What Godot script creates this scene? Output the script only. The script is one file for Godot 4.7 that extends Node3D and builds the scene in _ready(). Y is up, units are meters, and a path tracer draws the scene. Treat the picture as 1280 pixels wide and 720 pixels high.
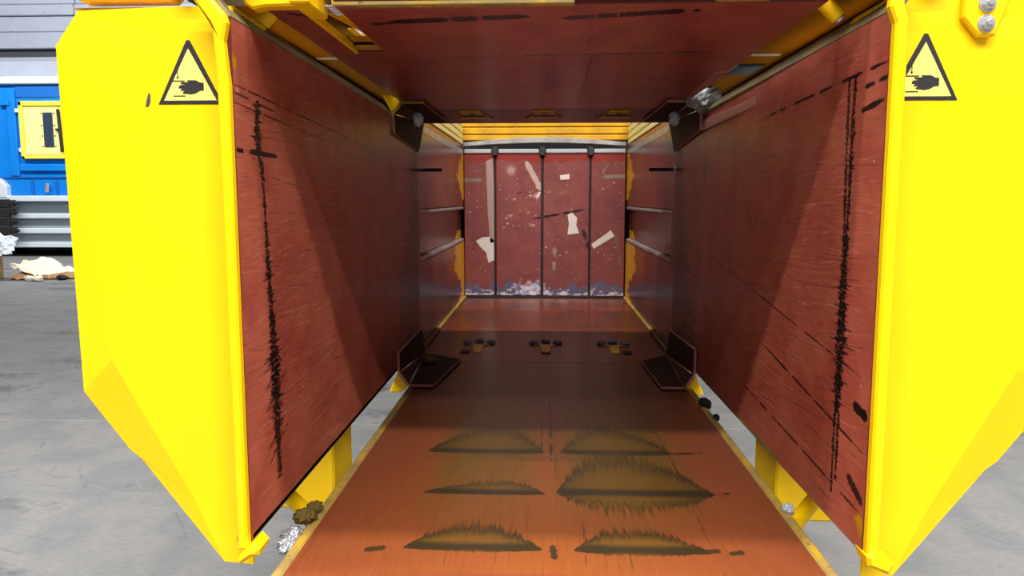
extends Node3D
# An industrial scrap baler seen down its outlet channel, standing in an open-fronted hall.
# Places are written (x, height relative to the eye, distance into the picture): p(x, y, d).

const EYE := 1.45

var taken := {}


func p(x: float, y: float, d: float) -> Vector3:
	return Vector3(x, y + EYE, -d)


# ------------------------------------------------------------------ mesh building
class Geo:
	var st := {}

	func tri(m: Material, a: Vector3, b: Vector3, c: Vector3, hint: Vector3, ua := Vector2.ZERO, ub := Vector2.ZERO, uc := Vector2.ZERO) -> void:
		var n := (b - a).cross(c - a)
		if n.length_squared() < 1e-16:
			return
		n = n.normalized()
		if n.dot(hint) < 0.0:
			n = -n
		tri_n(m, a, b, c, n, n, n, ua, ub, uc)

	func tri_n(m: Material, a: Vector3, b: Vector3, c: Vector3, na: Vector3, nb: Vector3, nc: Vector3, ua := Vector2.ZERO, ub := Vector2.ZERO, uc := Vector2.ZERO) -> void:
		if not st.has(m):
			var s := SurfaceTool.new()
			s.begin(Mesh.PRIMITIVE_TRIANGLES)
			st[m] = s
		var t: SurfaceTool = st[m]
		var swap := (b - a).cross(c - a).dot(na + nb + nc) > 0.0
		var vs := [[a, na, ua], [c, nc, uc], [b, nb, ub]] if swap else [[a, na, ua], [b, nb, ub], [c, nc, uc]]
		for v in vs:
			t.set_normal(v[1])
			t.set_uv(v[2])
			t.add_vertex(v[0])

	func quad(m: Material, a: Vector3, b: Vector3, c: Vector3, d: Vector3, hint: Vector3, uv := [Vector2(0, 0), Vector2(1, 0), Vector2(1, 1), Vector2(0, 1)]) -> void:
		tri(m, a, b, c, hint, uv[0], uv[1], uv[2])
		tri(m, a, c, d, hint, uv[0], uv[2], uv[3])

	# a box with chamfered edges
	func box(m: Material, lo: Vector3, hi: Vector3, bev := 0.004, turn := Basis.IDENTITY, about := Vector3.ZERO) -> void:
		var a := Vector3(minf(lo.x, hi.x), minf(lo.y, hi.y), minf(lo.z, hi.z))
		var b := Vector3(maxf(lo.x, hi.x), maxf(lo.y, hi.y), maxf(lo.z, hi.z))
		var size := b - a
		bev = minf(bev, minf(size.x, minf(size.y, size.z)) * 0.3)
		var ce := (a + b) / 2
		var h := size / 2
		var v := func(sx: float, sy: float, sz: float, ax: int) -> Vector3:
			var q := Vector3(sx * (h.x - (0.0 if ax == 0 else bev)), sy * (h.y - (0.0 if ax == 1 else bev)), sz * (h.z - (0.0 if ax == 2 else bev)))
			return about + turn * (ce + q - about)
		for s in [-1.0, 1.0]:
			quad(m, v.call(s, -1, -1, 0), v.call(s, 1, -1, 0), v.call(s, 1, 1, 0), v.call(s, -1, 1, 0), turn * Vector3(s, 0, 0))
			quad(m, v.call(-1, s, -1, 1), v.call(1, s, -1, 1), v.call(1, s, 1, 1), v.call(-1, s, 1, 1), turn * Vector3(0, s, 0))
			quad(m, v.call(-1, -1, s, 2), v.call(1, -1, s, 2), v.call(1, 1, s, 2), v.call(-1, 1, s, 2), turn * Vector3(0, 0, s))
			for t in [-1.0, 1.0]:
				quad(m, v.call(s, t, -1, 0), v.call(s, t, 1, 0), v.call(s, t, 1, 1), v.call(s, t, -1, 1), turn * Vector3(s, t, 0))
				quad(m, v.call(s, -1, t, 0), v.call(s, 1, t, 0), v.call(s, 1, t, 2), v.call(s, -1, t, 2), turn * Vector3(s, 0, t))
				quad(m, v.call(-1, s, t, 1), v.call(1, s, t, 1), v.call(1, s, t, 2), v.call(-1, s, t, 2), turn * Vector3(0, s, t))
				for u in [-1.0, 1.0]:
					tri(m, v.call(s, t, u, 0), v.call(s, t, u, 1), v.call(s, t, u, 2), turn * Vector3(s, t, u))

	# a flat plate: outline pts (any simple polygon), thickness vector w away from the seen face; the seen edges are chamfered by bev
	func slab(m: Material, pts: Array, w: Vector3, bev := 0.0, edge: Material = null, uv_of = null) -> void:
		if edge == null:
			edge = m
		var n := -w.normalized()
		var u: Vector3 = (pts[1] - pts[0]).normalized()
		u = (u - n * u.dot(n)).normalized()
		var v := n.cross(u)
		var flat := PackedVector2Array()
		for q in pts:
			flat.append(Vector2((q - pts[0]).dot(u), (q - pts[0]).dot(v)))
		var ids := Geometry2D.triangulate_polygon(flat)
		var area := 0.0
		var k := flat.size()
		for i in k:
			area += flat[i].cross(flat[(i + 1) % k])
		var turn := 1.0 if area > 0 else -1.0
		var front := []
		var out := []
		for i in k:
			var e0 := (flat[i] - flat[(i + k - 1) % k]).normalized()
			var e1 := (flat[(i + 1) % k] - flat[i]).normalized()
			var o0 := Vector2(e0.y, -e0.x) * turn
			var o1 := Vector2(e1.y, -e1.x) * turn
			out.append(u * o1.x + v * o1.y)
			var mi := (o0 + o1)
			mi = mi / maxf(0.35, mi.dot(o0))
			front.append(pts[i] - (u * mi.x + v * mi.y) * bev)
		for i in range(0, ids.size(), 3):
			var a: Vector3 = front[ids[i]]
			var b: Vector3 = front[ids[i + 1]]
			var c: Vector3 = front[ids[i + 2]]
			if uv_of != null:
				tri(m, a, b, c, n, uv_of.call(a), uv_of.call(b), uv_of.call(c))
			else:
				tri(m, a, b, c, n)
			tri(edge, pts[ids[i]] + w, pts[ids[i + 1]] + w, pts[ids[i + 2]] + w, -n)
		for i in k:
			var j := (i + 1) % k
			if bev > 0.0:
				quad(edge, front[i], front[j], pts[j] - n * bev, pts[i] - n * bev, n + out[i])
				quad(edge, pts[i] - n * bev, pts[j] - n * bev, pts[j] + w, pts[i] + w, out[i])
			else:
				quad(edge, pts[i], pts[j], pts[j] + w, pts[i] + w, out[i])

	func rod(m: Material, a: Vector3, b: Vector3, r: float, seg := 16, r2 := -1.0) -> void:
		if r2 < 0:
			r2 = r
		var ax := (b - a).normalized()
		var u := ax.cross(Vector3.UP if absf(ax.y) < 0.9 else Vector3.RIGHT).normalized()
		var v := ax.cross(u)
		var ch := minf(r * 0.18, a.distance_to(b) * 0.2)
		for i in seg:
			var t0 := TAU * i / seg
			var t1 := TAU * (i + 1) / seg
			var n0 := u * cos(t0) + v * sin(t0)
			var n1 := u * cos(t1) + v * sin(t1)
			var a2 := a + ax * ch
			var b2 := b - ax * ch
			tri_n(m, a2 + n0 * r, a2 + n1 * r, b2 + n1 * r2, n0, n1, n1)
			tri_n(m, a2 + n0 * r, b2 + n1 * r2, b2 + n0 * r2, n0, n1, n0)
			quad(m, a + n0 * (r - ch), a + n1 * (r - ch), a2 + n1 * r, a2 + n0 * r, n0 - ax)
			quad(m, b + n0 * (r2 - ch), b + n1 * (r2 - ch), b2 + n1 * r2, b2 + n0 * r2, n0 + ax)
			tri(m, a, a + n0 * (r - ch), a + n1 * (r - ch), -ax)
			tri(m, b, b + n0 * (r2 - ch), b + n1 * (r2 - ch), ax)

	# a tube swept along points
	func tube(m: Material, path: Array, r: float, seg := 8) -> void:
		var rings := []
		var u := Vector3.ZERO
		for i in path.size():
			var t: Vector3 = (path[mini(i + 1, path.size() - 1)] - path[maxi(i - 1, 0)]).normalized()
			if u == Vector3.ZERO:
				u = t.cross(Vector3.UP if absf(t.y) < 0.9 else Vector3.RIGHT).normalized()
			u = (u - t * u.dot(t)).normalized()
			var v := t.cross(u)
			var ring := []
			for k in seg:
				ring.append(u * cos(TAU * k / seg) + v * sin(TAU * k / seg))
			rings.append(ring)
		for i in path.size() - 1:
			for k in seg:
				var j := (k + 1) % seg
				var n0: Vector3 = rings[i][k]
				var n1: Vector3 = rings[i][j]
				var n2: Vector3 = rings[i + 1][j]
				var n3: Vector3 = rings[i + 1][k]
				tri_n(m, path[i] + n0 * r, path[i] + n1 * r, path[i + 1] + n2 * r, n0, n1, n2)
				tri_n(m, path[i] + n0 * r, path[i + 1] + n2 * r, path[i + 1] + n3 * r, n0, n2, n3)
		for e in [0, path.size() - 1]:
			var outw: Vector3 = (path[0] - path[1]) if e == 0 else (path[e] - path[e - 1])
			for k in seg:
				tri(m, path[e], path[e] + rings[e][k] * r, path[e] + rings[e][(k + 1) % seg] * r, outw)

	# a crumpled lump
	func lump(m: Material, c: Vector3, rad: Vector3, rough: float, seed_: int, res := 12, sharp := 3.0) -> void:
		var nz := FastNoiseLite.new()
		nz.seed = seed_
		nz.frequency = 1.0
		var vs := []
		for i in res + 1:
			for j in res * 2 + 1:
				var th := PI * i / res
				var ph := TAU * (j % (res * 2)) / (res * 2)
				var q := Vector3(sin(th) * cos(ph), cos(th), sin(th) * sin(ph))
				var k := 1.0 + rough * (nz.get_noise_3dv(q * sharp) + 0.5 * nz.get_noise_3dv(q * sharp * 2.7))
				vs.append(c + q * rad * k)
		var ns := []
		ns.resize(vs.size())
		ns.fill(Vector3.ZERO)
		var row := res * 2 + 1
		for i in res:
			for j in res * 2:
				for f in [[i * row + j, i * row + j + 1, (i + 1) * row + j + 1], [i * row + j, (i + 1) * row + j + 1, (i + 1) * row + j]]:
					var n: Vector3 = (vs[f[1]] - vs[f[0]]).cross(vs[f[2]] - vs[f[0]])
					if n.dot(vs[f[0]] + vs[f[1]] + vs[f[2]] - c * 3) < 0:
						n = -n
					for x in f:
						ns[x] += n
		for i in vs.size():
			ns[i] = ns[i].normalized() if ns[i].length() > 0 else (vs[i] - c).normalized()
		for i in res:
			for j in res * 2:
				for f in [[i * row + j, i * row + j + 1, (i + 1) * row + j + 1], [i * row + j, (i + 1) * row + j + 1, (i + 1) * row + j]]:
					tri_n(m, vs[f[0]], vs[f[1]], vs[f[2]], ns[f[0]], ns[f[1]], ns[f[2]])

	# a crumpled sheet over a grid of corners
	func sheet(m: Material, a: Vector3, b: Vector3, c: Vector3, d: Vector3, amp: float, seed_: int, thick := 0.006, res := 10, freq := 4.0) -> void:
		var nz := FastNoiseLite.new()
		nz.seed = seed_
		nz.frequency = 1.0
		var n := (b - a).cross(d - a).normalized()
		if n.y < 0:
			n = -n
		var g := []
		for i in res + 1:
			for j in res + 1:
				var s := float(i) / res
				var t := float(j) / res
				var q := a.lerp(b, s).lerp(d.lerp(c, s), t)
				g.append(q + n * amp * (nz.get_noise_2d(s * freq, t * freq) + 0.35 + 0.4 * absf(nz.get_noise_2d(s * freq * 2.6 + 9, t * freq * 2.6))))
		for i in res:
			for j in res:
				var k := i * (res + 1) + j
				var l := k + res + 1
				quad(m, g[k], g[k + 1], g[l + 1], g[l], n)
				quad(m, g[k] - n * thick, g[k + 1] - n * thick, g[l + 1] - n * thick, g[l] - n * thick, -n)
		for i in res:
			for e in [[i, i + 1], [res * (res + 1) + i, res * (res + 1) + i + 1], [i * (res + 1), (i + 1) * (res + 1)], [i * (res + 1) + res, (i + 1) * (res + 1) + res]]:
				var mid: Vector3 = (g[e[0]] + g[e[1]]) / 2 - (a + b + c + d) / 4
				quad(m, g[e[0]], g[e[1]], g[e[1]] - n * thick, g[e[0]] - n * thick, mid)

	func bolt(m: Material, at: Vector3, n: Vector3, r: float, h: float) -> void:
		var u := n.cross(Vector3.UP if absf(n.y) < 0.9 else Vector3.RIGHT).normalized()
		var v := n.cross(u)
		var pts := []
		for i in 6:
			pts.append(at + n * h + (u * cos(TAU * i / 6 + 0.3) + v * sin(TAU * i / 6 + 0.3)) * r)
		slab(m, pts, -n * h, r * 0.12)
		rod(m, at, at + n * h * 0.22, r * 1.35, 18)
		rod(m, at + n * h, at + n * h * 1.35, r * 0.5, 12)

	func mesh() -> ArrayMesh:
		var am := ArrayMesh.new()
		for m in st:
			st[m].set_material(m)
			st[m].commit(am)
		return am


func numbered(called: String) -> String:
	if not taken.has(called):
		taken[called] = 0
		return called
	taken[called] += 1
	return "%s_%03d" % [called, taken[called]]


func where_is(n: Node3D) -> Vector3:
	var at := Vector3.ZERO
	var q: Node = n
	while q != self and q is Node3D:
		at += q.position
		q = q.get_parent()
	return at


func thing(called: String, label: String, category: String, base: Vector3, group := "") -> Node3D:
	var o := Node3D.new()
	o.name = numbered(called)
	add_child(o)
	o.position = base
	tag(o, label, category, group)
	return o


func tag(o: Node, label: String, category: String, group := "") -> Node:
	o.set_meta("label", label)
	o.set_meta("category", category)
	if group != "":
		o.set_meta("group", group)
	return o


# commits a Geo built in world places as one named mesh under parent
func part(called: String, g: Geo, parent: Node3D, label := "") -> MeshInstance3D:
	var o := MeshInstance3D.new()
	o.name = called
	o.mesh = g.mesh()
	o.position = -where_is(parent)
	o.cast_shadow = GeometryInstance3D.SHADOW_CASTING_SETTING_ON
	parent.add_child(o, true)
	if label != "":
		o.set_meta("label", label)
	return o


func structure(called: String, g: Geo) -> MeshInstance3D:
	var o := part(called, g, self)
	o.set_meta("kind", "structure")
	return o


func one_box(m: Material, lo: Vector3, hi: Vector3, bev := 0.004) -> Geo:
	var g := Geo.new()
	g.box(m, lo, hi, bev)
	return g


func one_rod(m: Material, a: Vector3, b: Vector3, r: float, seg := 16) -> Geo:
	var g := Geo.new()
	g.rod(m, a, b, r, seg)
	return g


func one_slab(m: Material, pts: Array, w: Vector3, bev := 0.002, edge: Material = null) -> Geo:
	var g := Geo.new()
	g.slab(m, pts, w, bev, edge)
	return g


# ------------------------------------------------------------------ painted surfaces (colour, grain, stains, wear and some shade)
class Paint:
	var w: int
	var h: int
	var d: PackedByteArray
	var rng := RandomNumberGenerator.new()
	var nz := FastNoiseLite.new()

	# base colour with cloudy tone (amp) and brushed grain (grain) stretched along u by stretch
	func _init(w_: int, h_: int, c: Color, amp: float, grain: float, stretch: Vector2, seed_: int, c2 := Color(0, 0, 0, 0)) -> void:
		w = w_
		h = h_
		rng.seed = seed_
		nz.seed = seed_
		nz.frequency = 0.02
		var big := FastNoiseLite.new()
		big.seed = seed_ + 1
		big.frequency = 0.012
		big.fractal_octaves = 5
		var a := big.get_image(w / 2, h / 2, false, false, false)
		a.convert(Image.FORMAT_L8)
		a.resize(w, h, Image.INTERPOLATE_BILINEAR)
		var fine := FastNoiseLite.new()
		fine.seed = seed_ + 2
		fine.frequency = 0.35
		fine.fractal_octaves = 3
		var b := fine.get_image(maxi(8, int(w / stretch.x)), maxi(8, int(h / stretch.y)), false, false, false)
		b.convert(Image.FORMAT_L8)
		b.resize(w, h, Image.INTERPOLATE_BILINEAR)
		var da := a.get_data()
		var db := b.get_data()
		d.resize(w * h * 3)
		var r := c.r * 255.0
		var gg := c.g * 255.0
		var bb := c.b * 255.0
		var mixed := c2.a > 0
		var r2 := c2.r * 255.0 - r
		var g2 := c2.g * 255.0 - gg
		var b2 := c2.b * 255.0 - bb
		var k := 0
		for i in w * h:
			var t := da[i] / 127.5 - 1.0
			var f := 1.0 + amp * t + grain * (db[i] / 127.5 - 1.0)
			if mixed:
				var s := clampf(t * 1.6 + 0.5, 0.0, 1.0) * c2.a
				d[k] = clampi(int((r + r2 * s) * f), 0, 255)
				d[k + 1] = clampi(int((gg + g2 * s) * f), 0, 255)
				d[k + 2] = clampi(int((bb + b2 * s) * f), 0, 255)
			else:
				d[k] = clampi(int(r * f), 0, 255)
				d[k + 1] = clampi(int(gg * f), 0, 255)
				d[k + 2] = clampi(int(bb * f), 0, 255)
			k += 3

	func dot(x: int, y: int, c: Color, a: float) -> void:
		if x < 0 or y < 0 or x >= w or y >= h or a <= 0.0:
			return
		var k := (y * w + x) * 3
		a = minf(a, 1.0)
		d[k] = int(d[k] + (c.r * 255.0 - d[k]) * a)
		d[k + 1] = int(d[k + 1] + (c.g * 255.0 - d[k + 1]) * a)
		d[k + 2] = int(d[k + 2] + (c.b * 255.0 - d[k + 2]) * a)

	# a ragged line; width in pixels; gaps 0..1 how broken
	func line(x0: float, y0: float, x1: float, y1: float, width: float, c: Color, a: float, gaps := 0.3) -> void:
		var len_ := Vector2(x1 - x0, y1 - y0).length()
		var n := int(len_) + 1
		var nx := -(y1 - y0) / maxf(len_, 0.01)
		var ny := (x1 - x0) / maxf(len_, 0.01)
		var off := rng.randf() * 9000.0
		for i in n + 1:
			var t := float(i) / n
			var v := nz.get_noise_2d(i * 0.7 + off, 3.0) + 0.5
			var al := a * clampf((v + 0.25 * nz.get_noise_2d(i * 9.0 + off, 40.0) - gaps * 0.75) * 5.0, 0.0, 1.0)
			var ww := width * (0.7 + 0.5 * v + 0.5 * nz.get_noise_2d(i * 6.0 + off, 20.0)) * minf(1.0, minf(t, 1.0 - t) * 8.0 + 0.25)
			var hw := ww / 2
			for k in range(-int(hw) - 1, int(hw) + 2):
				var cov := clampf(hw + 0.5 - absf(k), 0.0, 1.0)
				dot(int(x0 + (x1 - x0) * t + nx * k), int(y0 + (y1 - y0) * t + ny * k), c, al * cov)

	# n fine scratches inside a window, about angle (radians)
	func scratches(n: int, x0: float, y0: float, x1: float, y1: float, ang: float, spread: float, l0: float, l1: float, c: Color, a: float, width := 1.0) -> void:
		for i in n:
			var x := rng.randf_range(x0, x1)
			var y := rng.randf_range(y0, y1)
			var t := ang + rng.randfn(0.0, spread)
			var l := rng.randf_range(l0, l1) * rng.randf_range(0.4, 1.0)
			line(x, y, x + cos(t) * l, y + sin(t) * l, width * rng.randf_range(0.5, 1.4), c, a * rng.randf_range(0.25, 1.0), 0.35)

	# a blot with a noisy edge
	func blot(cx: float, cy: float, rx: float, ry: float, c: Color, a: float, soft := 0.6, freq := 1.0) -> void:
		var off := rng.randf() * 5000.0
		for y in range(int(cy - ry * 1.3), int(cy + ry * 1.3) + 1):
			if y < 0 or y >= h:
				continue
			for x in range(int(cx - rx * 1.3), int(cx + rx * 1.3) + 1):
				if x < 0 or x >= w:
					continue
				var q := Vector2((x - cx) / rx, (y - cy) / ry).length()
				if q > 1.35:
					continue
				var v := 1.0 - q + nz.get_noise_2d(x * freq * 2.0 + off, y * freq * 2.0) * 0.9
				dot(x, y, c, a * clampf(v / soft, 0.0, 1.0))

	func specks(n: int, x0: float, y0: float, x1: float, y1: float, r0: float, r1: float, c: Color, a: float) -> void:
		for i in n:
			var r := rng.randf_range(r0, r1) * rng.randf_range(0.3, 1.0)
			blot(rng.randf_range(x0, x1), rng.randf_range(y0, y1), r * rng.randf_range(0.7, 1.6), r, c, a * rng.randf_range(0.4, 1.0), 0.4, 4.0)

	# black grease smeared off a vertical joint: a broken core with side hairs. pts = [[x, y, halfwidth], ...]
	func grease(pts: Array, c: Color, hair: float) -> void:
		for s in pts.size() - 1:
			var p0: Array = pts[s]
			var p1: Array = pts[s + 1]
			var n := int(absf(p1[1] - p0[1]))
			for i in n:
				var t := float(i) / n
				var x: float = lerpf(p0[0], p1[0], t)
				var y: float = lerpf(p0[1], p1[1], t)
				var hw: float = lerpf(p0[2], p1[2], t)
				var v := nz.get_noise_2d(y * 1.7, 77.0) + 0.5
				var vl := nz.get_noise_2d(y * 11.0, 177.0) * 1.6
				var l := hw * (0.55 + v * 0.8 + vl * 0.5)
				var r := hw * (0.55 + v * 0.8 - vl * 0.5)
				for xx in range(int(x - l), int(x + r) + 1):
					var edge := absf(xx - x) / maxf(hw, 1.0)
					var hole := nz.get_noise_2d(xx * 4.0, y * 7.0)
					dot(xx, int(y), c, clampf((0.75 + hole * 1.7 - 0.15 * edge) * 1.4, 0.0, 0.97))
				if rng.randf() < hair:
					var ln := hw * rng.randf_range(1.0, 3.2)
					line(x - ln * rng.randf_range(0.2, 1.0), y, x + ln * rng.randf_range(0.2, 1.0), y + rng.randf_range(-3, 3), 1.6, c, 0.85, 0.2)

	# an oil patch left on the plate: a dark line with feathered columns above (up) and below (down)
	func oil(x0: float, x1: float, y: float, up: float, down: float, dark: Color, olive: Color, skew := 0.5) -> void:
		var off := rng.randf() * 999.0
		for x in range(int(x0), int(x1) + 1):
			var t := (x - x0) / (x1 - x0)
			var e := 1.0 - pow(absf(t - skew) / (skew if t < skew else 1.0 - skew), 2.0)
			var sp := nz.get_noise_2d(x * 5.0 + off, 9.0) * 0.35 + nz.get_noise_2d(x * 22.0 + off, 19.0) * 0.3
			var hu := up * maxf(0.0, e * (0.85 + sp)) + 3.0
			var hd := down * maxf(0.0, e * (0.7 + sp * 1.5)) + 3.0
			for yy in range(int(y - hu), int(y + hd) + 1):
				var q := (y - yy) / hu if yy < y else (yy - y) / hd
				var al := clampf((1.0 - q) * 4.0, 0.0, 1.0)
				var rim := clampf(1.0 - absf(q - 0.8) * 3.0, 0.0, 1.0)
				var core := clampf(1.3 - absf(yy - y + 3.0) / 15.0, 0.0, 1.0)
				var k := clampf(maxf(rim * 0.85, core) + (1.0 - e) * 0.6 + nz.get_noise_2d(x * 9.0, yy * 2.0) * 0.25, 0.0, 1.0)
				dot(x, yy, olive.lerp(dark, k), al * (0.66 + 0.3 * k))

	func texture() -> ImageTexture:
		var im := Image.create_from_data(w, h, false, Image.FORMAT_RGB8, d)
		im.generate_mipmaps()
		return ImageTexture.create_from_image(im)


func mat(c: Color, rough := 0.5, metal := 0.0) -> StandardMaterial3D:
	var m := StandardMaterial3D.new()
	m.albedo_color = c
	m.roughness = rough
	m.metallic = metal
	return m


func rgb(r: int, g: int, b: int) -> Color:
	return Color(r / 255.0, g / 255.0, b / 255.0)


func painted(t: Paint, rough: float, world_scale := 0.0) -> StandardMaterial3D:
	var m := mat(Color.WHITE, rough)
	m.albedo_texture = t.texture()
	m.metallic_specular = 0.36
	if world_scale > 0.0:
		m.uv1_triplanar = true
		m.uv1_world_triplanar = true
		m.uv1_scale = Vector3.ONE * world_scale
	return m


var M := {}


func make_materials() -> void:
	var black := rgb(12, 10, 12)
	var pale := rgb(205, 165, 155)
	var red := rgb(176, 94, 74)
	# --- yellow machine paint
	var t := Paint.new(512, 512, rgb(250, 203, 2), 0.02, 0.012, Vector2(1, 1), 5)
	M.yellow = painted(t, 0.42, 1.1)
	t = Paint.new(512, 512, rgb(205, 150, 14), 0.10, 0.05, Vector2(6, 1), 6, Color(rgb(128, 100, 50), 0.5))
	t.specks(60, 0, 0, 512, 512, 3, 14, rgb(92, 70, 40), 0.6)
	M.old_yellow = painted(t, 0.5, 1.3)
	t = Paint.new(512, 512, rgb(150, 126, 78), 0.16, 0.08, Vector2(10, 1), 7, Color(rgb(176, 140, 30), 0.75))
	t.specks(120, 0, 0, 512, 512, 2, 10, rgb(70, 55, 35), 0.7)
	t.specks(40, 0, 0, 512, 512, 4, 18, rgb(190, 160, 40), 0.6)
	M.worn_edge = painted(t, 0.55, 2.0)
	t = Paint.new(512, 256, rgb(104, 99, 86), 0.14, 0.08, Vector2(8, 1), 8, Color(rgb(140, 120, 62), 0.7))
	M.bevel = painted(t, 0.5, 1.6)
	# --- red inside the left door: 1.884 m x 0.92 m, u runs inward, v down
	var W := 1536
	var H := 768
	var X := func(dd: float) -> float: return (dd - 1.286) / 1.884 * W
	var Y := func(yy: float) -> float: return (0.305 - yy) / 0.92 * H
	for side in 2:
		t = Paint.new(W, H, red, 0.08, 0.20, Vector2(24, 1), 11 + side * 40, Color(rgb(138, 60, 48), 0.6))
		t.scratches(300, 0, 0, W * 0.9, H, 0.02, 0.03, 120, 700, pale, 0.42, 1.3)
		t.scratches(200, 0, 0, W * 0.5, H, -0.10 if side == 0 else 0.05, 0.05, 40, 260, pale, 0.5, 1.5)
		t.scratches(200, 0, 0, W, H, 0.02, 0.05, 60, 300, rgb(70, 28, 24), 0.6, 1.4)
		t.scratches(30, 0, 0, W * 0.7, H, 1.5, 0.3, 20, 90, pale, 0.28, 2.0)
		t.specks(110, 0, 0, W, H, 1, 5, rgb(210, 190, 185), 0.6)
		t.specks(50, 0, 0, W, H * 0.3, 2, 12, rgb(180, 130, 118), 0.35)
		for i in 5:
			t.blot(t.rng.randf_range(0, W * 0.6), t.rng.randf_range(20, H * 0.35), 40, 24, rgb(176, 118, 106), 0.3, 0.8, 2.0)
		# the rubbed olive band by the upper inner corner
		t.blot(X.call(2.35), Y.call(0.16), 330, 34, rgb(126, 84, 34), 0.5, 0.9, 0.6)
		# the black joint near the inner end
		t.grease([[X.call(3.10), Y.call(0.2), 50], [X.call(3.08), Y.call(-0.05), 80], [X.call(3.03), Y.call(-0.25), 130], [X.call(3.02), Y.call(-0.5), 130], [X.call(3.07), Y.call(-0.61), 90]], black, 0.7)
		t.blot(X.call(3.10), Y.call(-0.28), 120, 330, rgb(18, 12, 13), 0.85, 0.7, 2.0)
		t.blot(X.call(2.62), Y.call(0.10), 26, 70, rgb(46, 26, 22), 0.55, 0.8, 2.0)
		t.blot(X.call(2.9), Y.call(-0.45), 160, 120, rgb(60, 26, 24), 0.5, 1.0, 0.7)
		if side == 0:
			var g0: float = X.call(1.40)
			t.grease([[g0 + 2, Y.call(0.18), 6], [g0 - 4, Y.call(0.13), 10], [g0 - 2, Y.call(0.08), 12], [g0 + 10, Y.call(0.06), 5], [g0 + 15, Y.call(-0.02), 4], [g0 + 20, Y.call(-0.1), 7]], black, 0.25)
			t.grease([[g0 + 18, Y.call(-0.1), 8], [g0 + 30, Y.call(-0.24), 10], [g0 + 34, Y.call(-0.30), 17], [g0 + 36, Y.call(-0.42), 15], [g0 + 38, Y.call(-0.5), 8], [g0 + 40, Y.call(-0.55), 7]], black, 0.3)
			t.line(g0 - 2, Y.call(0.18), g0 - 4, Y.call(0.06), 3, black, 0.9, 0.2)
			t.line(g0 + 8, Y.call(0.18), g0 + 10, Y.call(0.02), 3, black, 0.9, 0.2)
			t.line(X.call(1.29), Y.call(0.085), X.call(1.50), Y.call(0.085), 7, black, 0.9, 0.2)
			t.line(X.call(1.29), Y.call(0.195), X.call(2.3), Y.call(0.155), 3, rgb(50, 22, 20), 0.9, 0.2)
			t.line(X.call(1.29), Y.call(0.182), X.call(1.5), Y.call(0.17), 3, rgb(50, 22, 20), 0.8, 0.3)
			t.line(X.call(1.29), Y.call(0.165), X.call(1.95), Y.call(0.135), 3, rgb(50, 22, 20), 0.8, 0.3)
			for k in [[-0.33, 0.08], [-0.37, 0.07], [-0.45, 0.09], [-0.48, 0.1]]:
				t.line(g0 + 36 - 44, Y.call(k[0]) + 26, g0 + 44 + 44, Y.call(k[0]) - 22, 3, black, 0.85, 0.2)
			t.blot(X.call(1.30), Y.call(0.235), 12, 18, rgb(190, 140, 10), 0.8)
		else:
			var g1: float = X.call(1.43)
			t.grease([[g1 + 14, Y.call(0.22), 4], [g1 + 12, Y.call(0.1), 4], [g1 + 9, Y.call(0.0), 4], [g1 + 2, Y.call(-0.12), 6]], black, 0.14)
			t.grease([[g1 - 8, Y.call(0.22), 4], [g1 - 6, Y.call(0.1), 8], [g1 - 6, Y.call(0.0), 4], [g1 - 2, Y.call(-0.12), 8]], black, 0.14)
			t.grease([[g1, Y.call(-0.12), 11], [g1, Y.call(-0.22), 14], [g1, Y.call(-0.27), 22], [g1, Y.call(-0.33), 13], [g1, Y.call(-0.4), 10]], black, 0.3)
			t.grease([[g1 + 8, Y.call(-0.4), 4], [g1 + 7, Y.call(-0.56), 3]], black, 0.1)
			t.grease([[g1 - 7, Y.call(-0.4), 4], [g1 - 6, Y.call(-0.53), 4]], black, 0.1)
			t.line(X.call(1.29), Y.call(0.225), X.call(1.95), Y.call(0.205), 5, black, 0.85, 0.35)
			t.line(X.call(1.29), Y.call(0.20), X.call(1.38), Y.call(0.195), 6, black, 0.8, 0.3)
			t.line(X.call(1.30), Y.call(0.165), X.call(1.39), Y.call(0.155), 7, black, 0.9, 0.1)
			t.line(X.call(1.3), Y.call(-0.375), X.call(1.36), Y.call(-0.365), 15, black, 0.95, 0.0)
			t.line(X.call(1.30), Y.call(-0.53), X.call(1.37), Y.call(-0.50), 14, black, 0.9, 0.1)
			t.line(X.call(1.30), Y.call(-0.55), X.call(2.1), Y.call(-0.50), 4, rgb(30, 16, 16), 0.9, 0.25)
			t.line(X.call(1.33), Y.call(-0.31), X.call(2.6), Y.call(-0.17), 3, rgb(40, 18, 18), 0.9, 0.25)
			t.line(X.call(1.31), Y.call(-0.44), X.call(1.9), Y.call(-0.36), 4, rgb(30, 16, 16), 0.9, 0.2)
			t.blot(X.call(1.31), Y.call(-0.56), 14, 26, rgb(190, 150, 10), 0.85)
		M["door_red_%d" % side] = painted(t, 0.36)
	# --- floor plate: 1.016 m across (u), d 0.75..3.10 (v: far at 0)
	W = 1024
	H = 1536
	var FX := func(x: float) -> float: return (x + 0.487) / 1.016 * W
	var FY := func(dd: float) -> float: return (3.10 - dd) / 2.35 * H
	t = Paint.new(W, H, rgb(120, 64, 35), 0.08, 0.14, Vector2(1, 24), 21, Color(rgb(108, 54, 34), 0.5))
	var olive := rgb(88, 66, 20)
	var dark := rgb(44, 36, 20)
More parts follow.
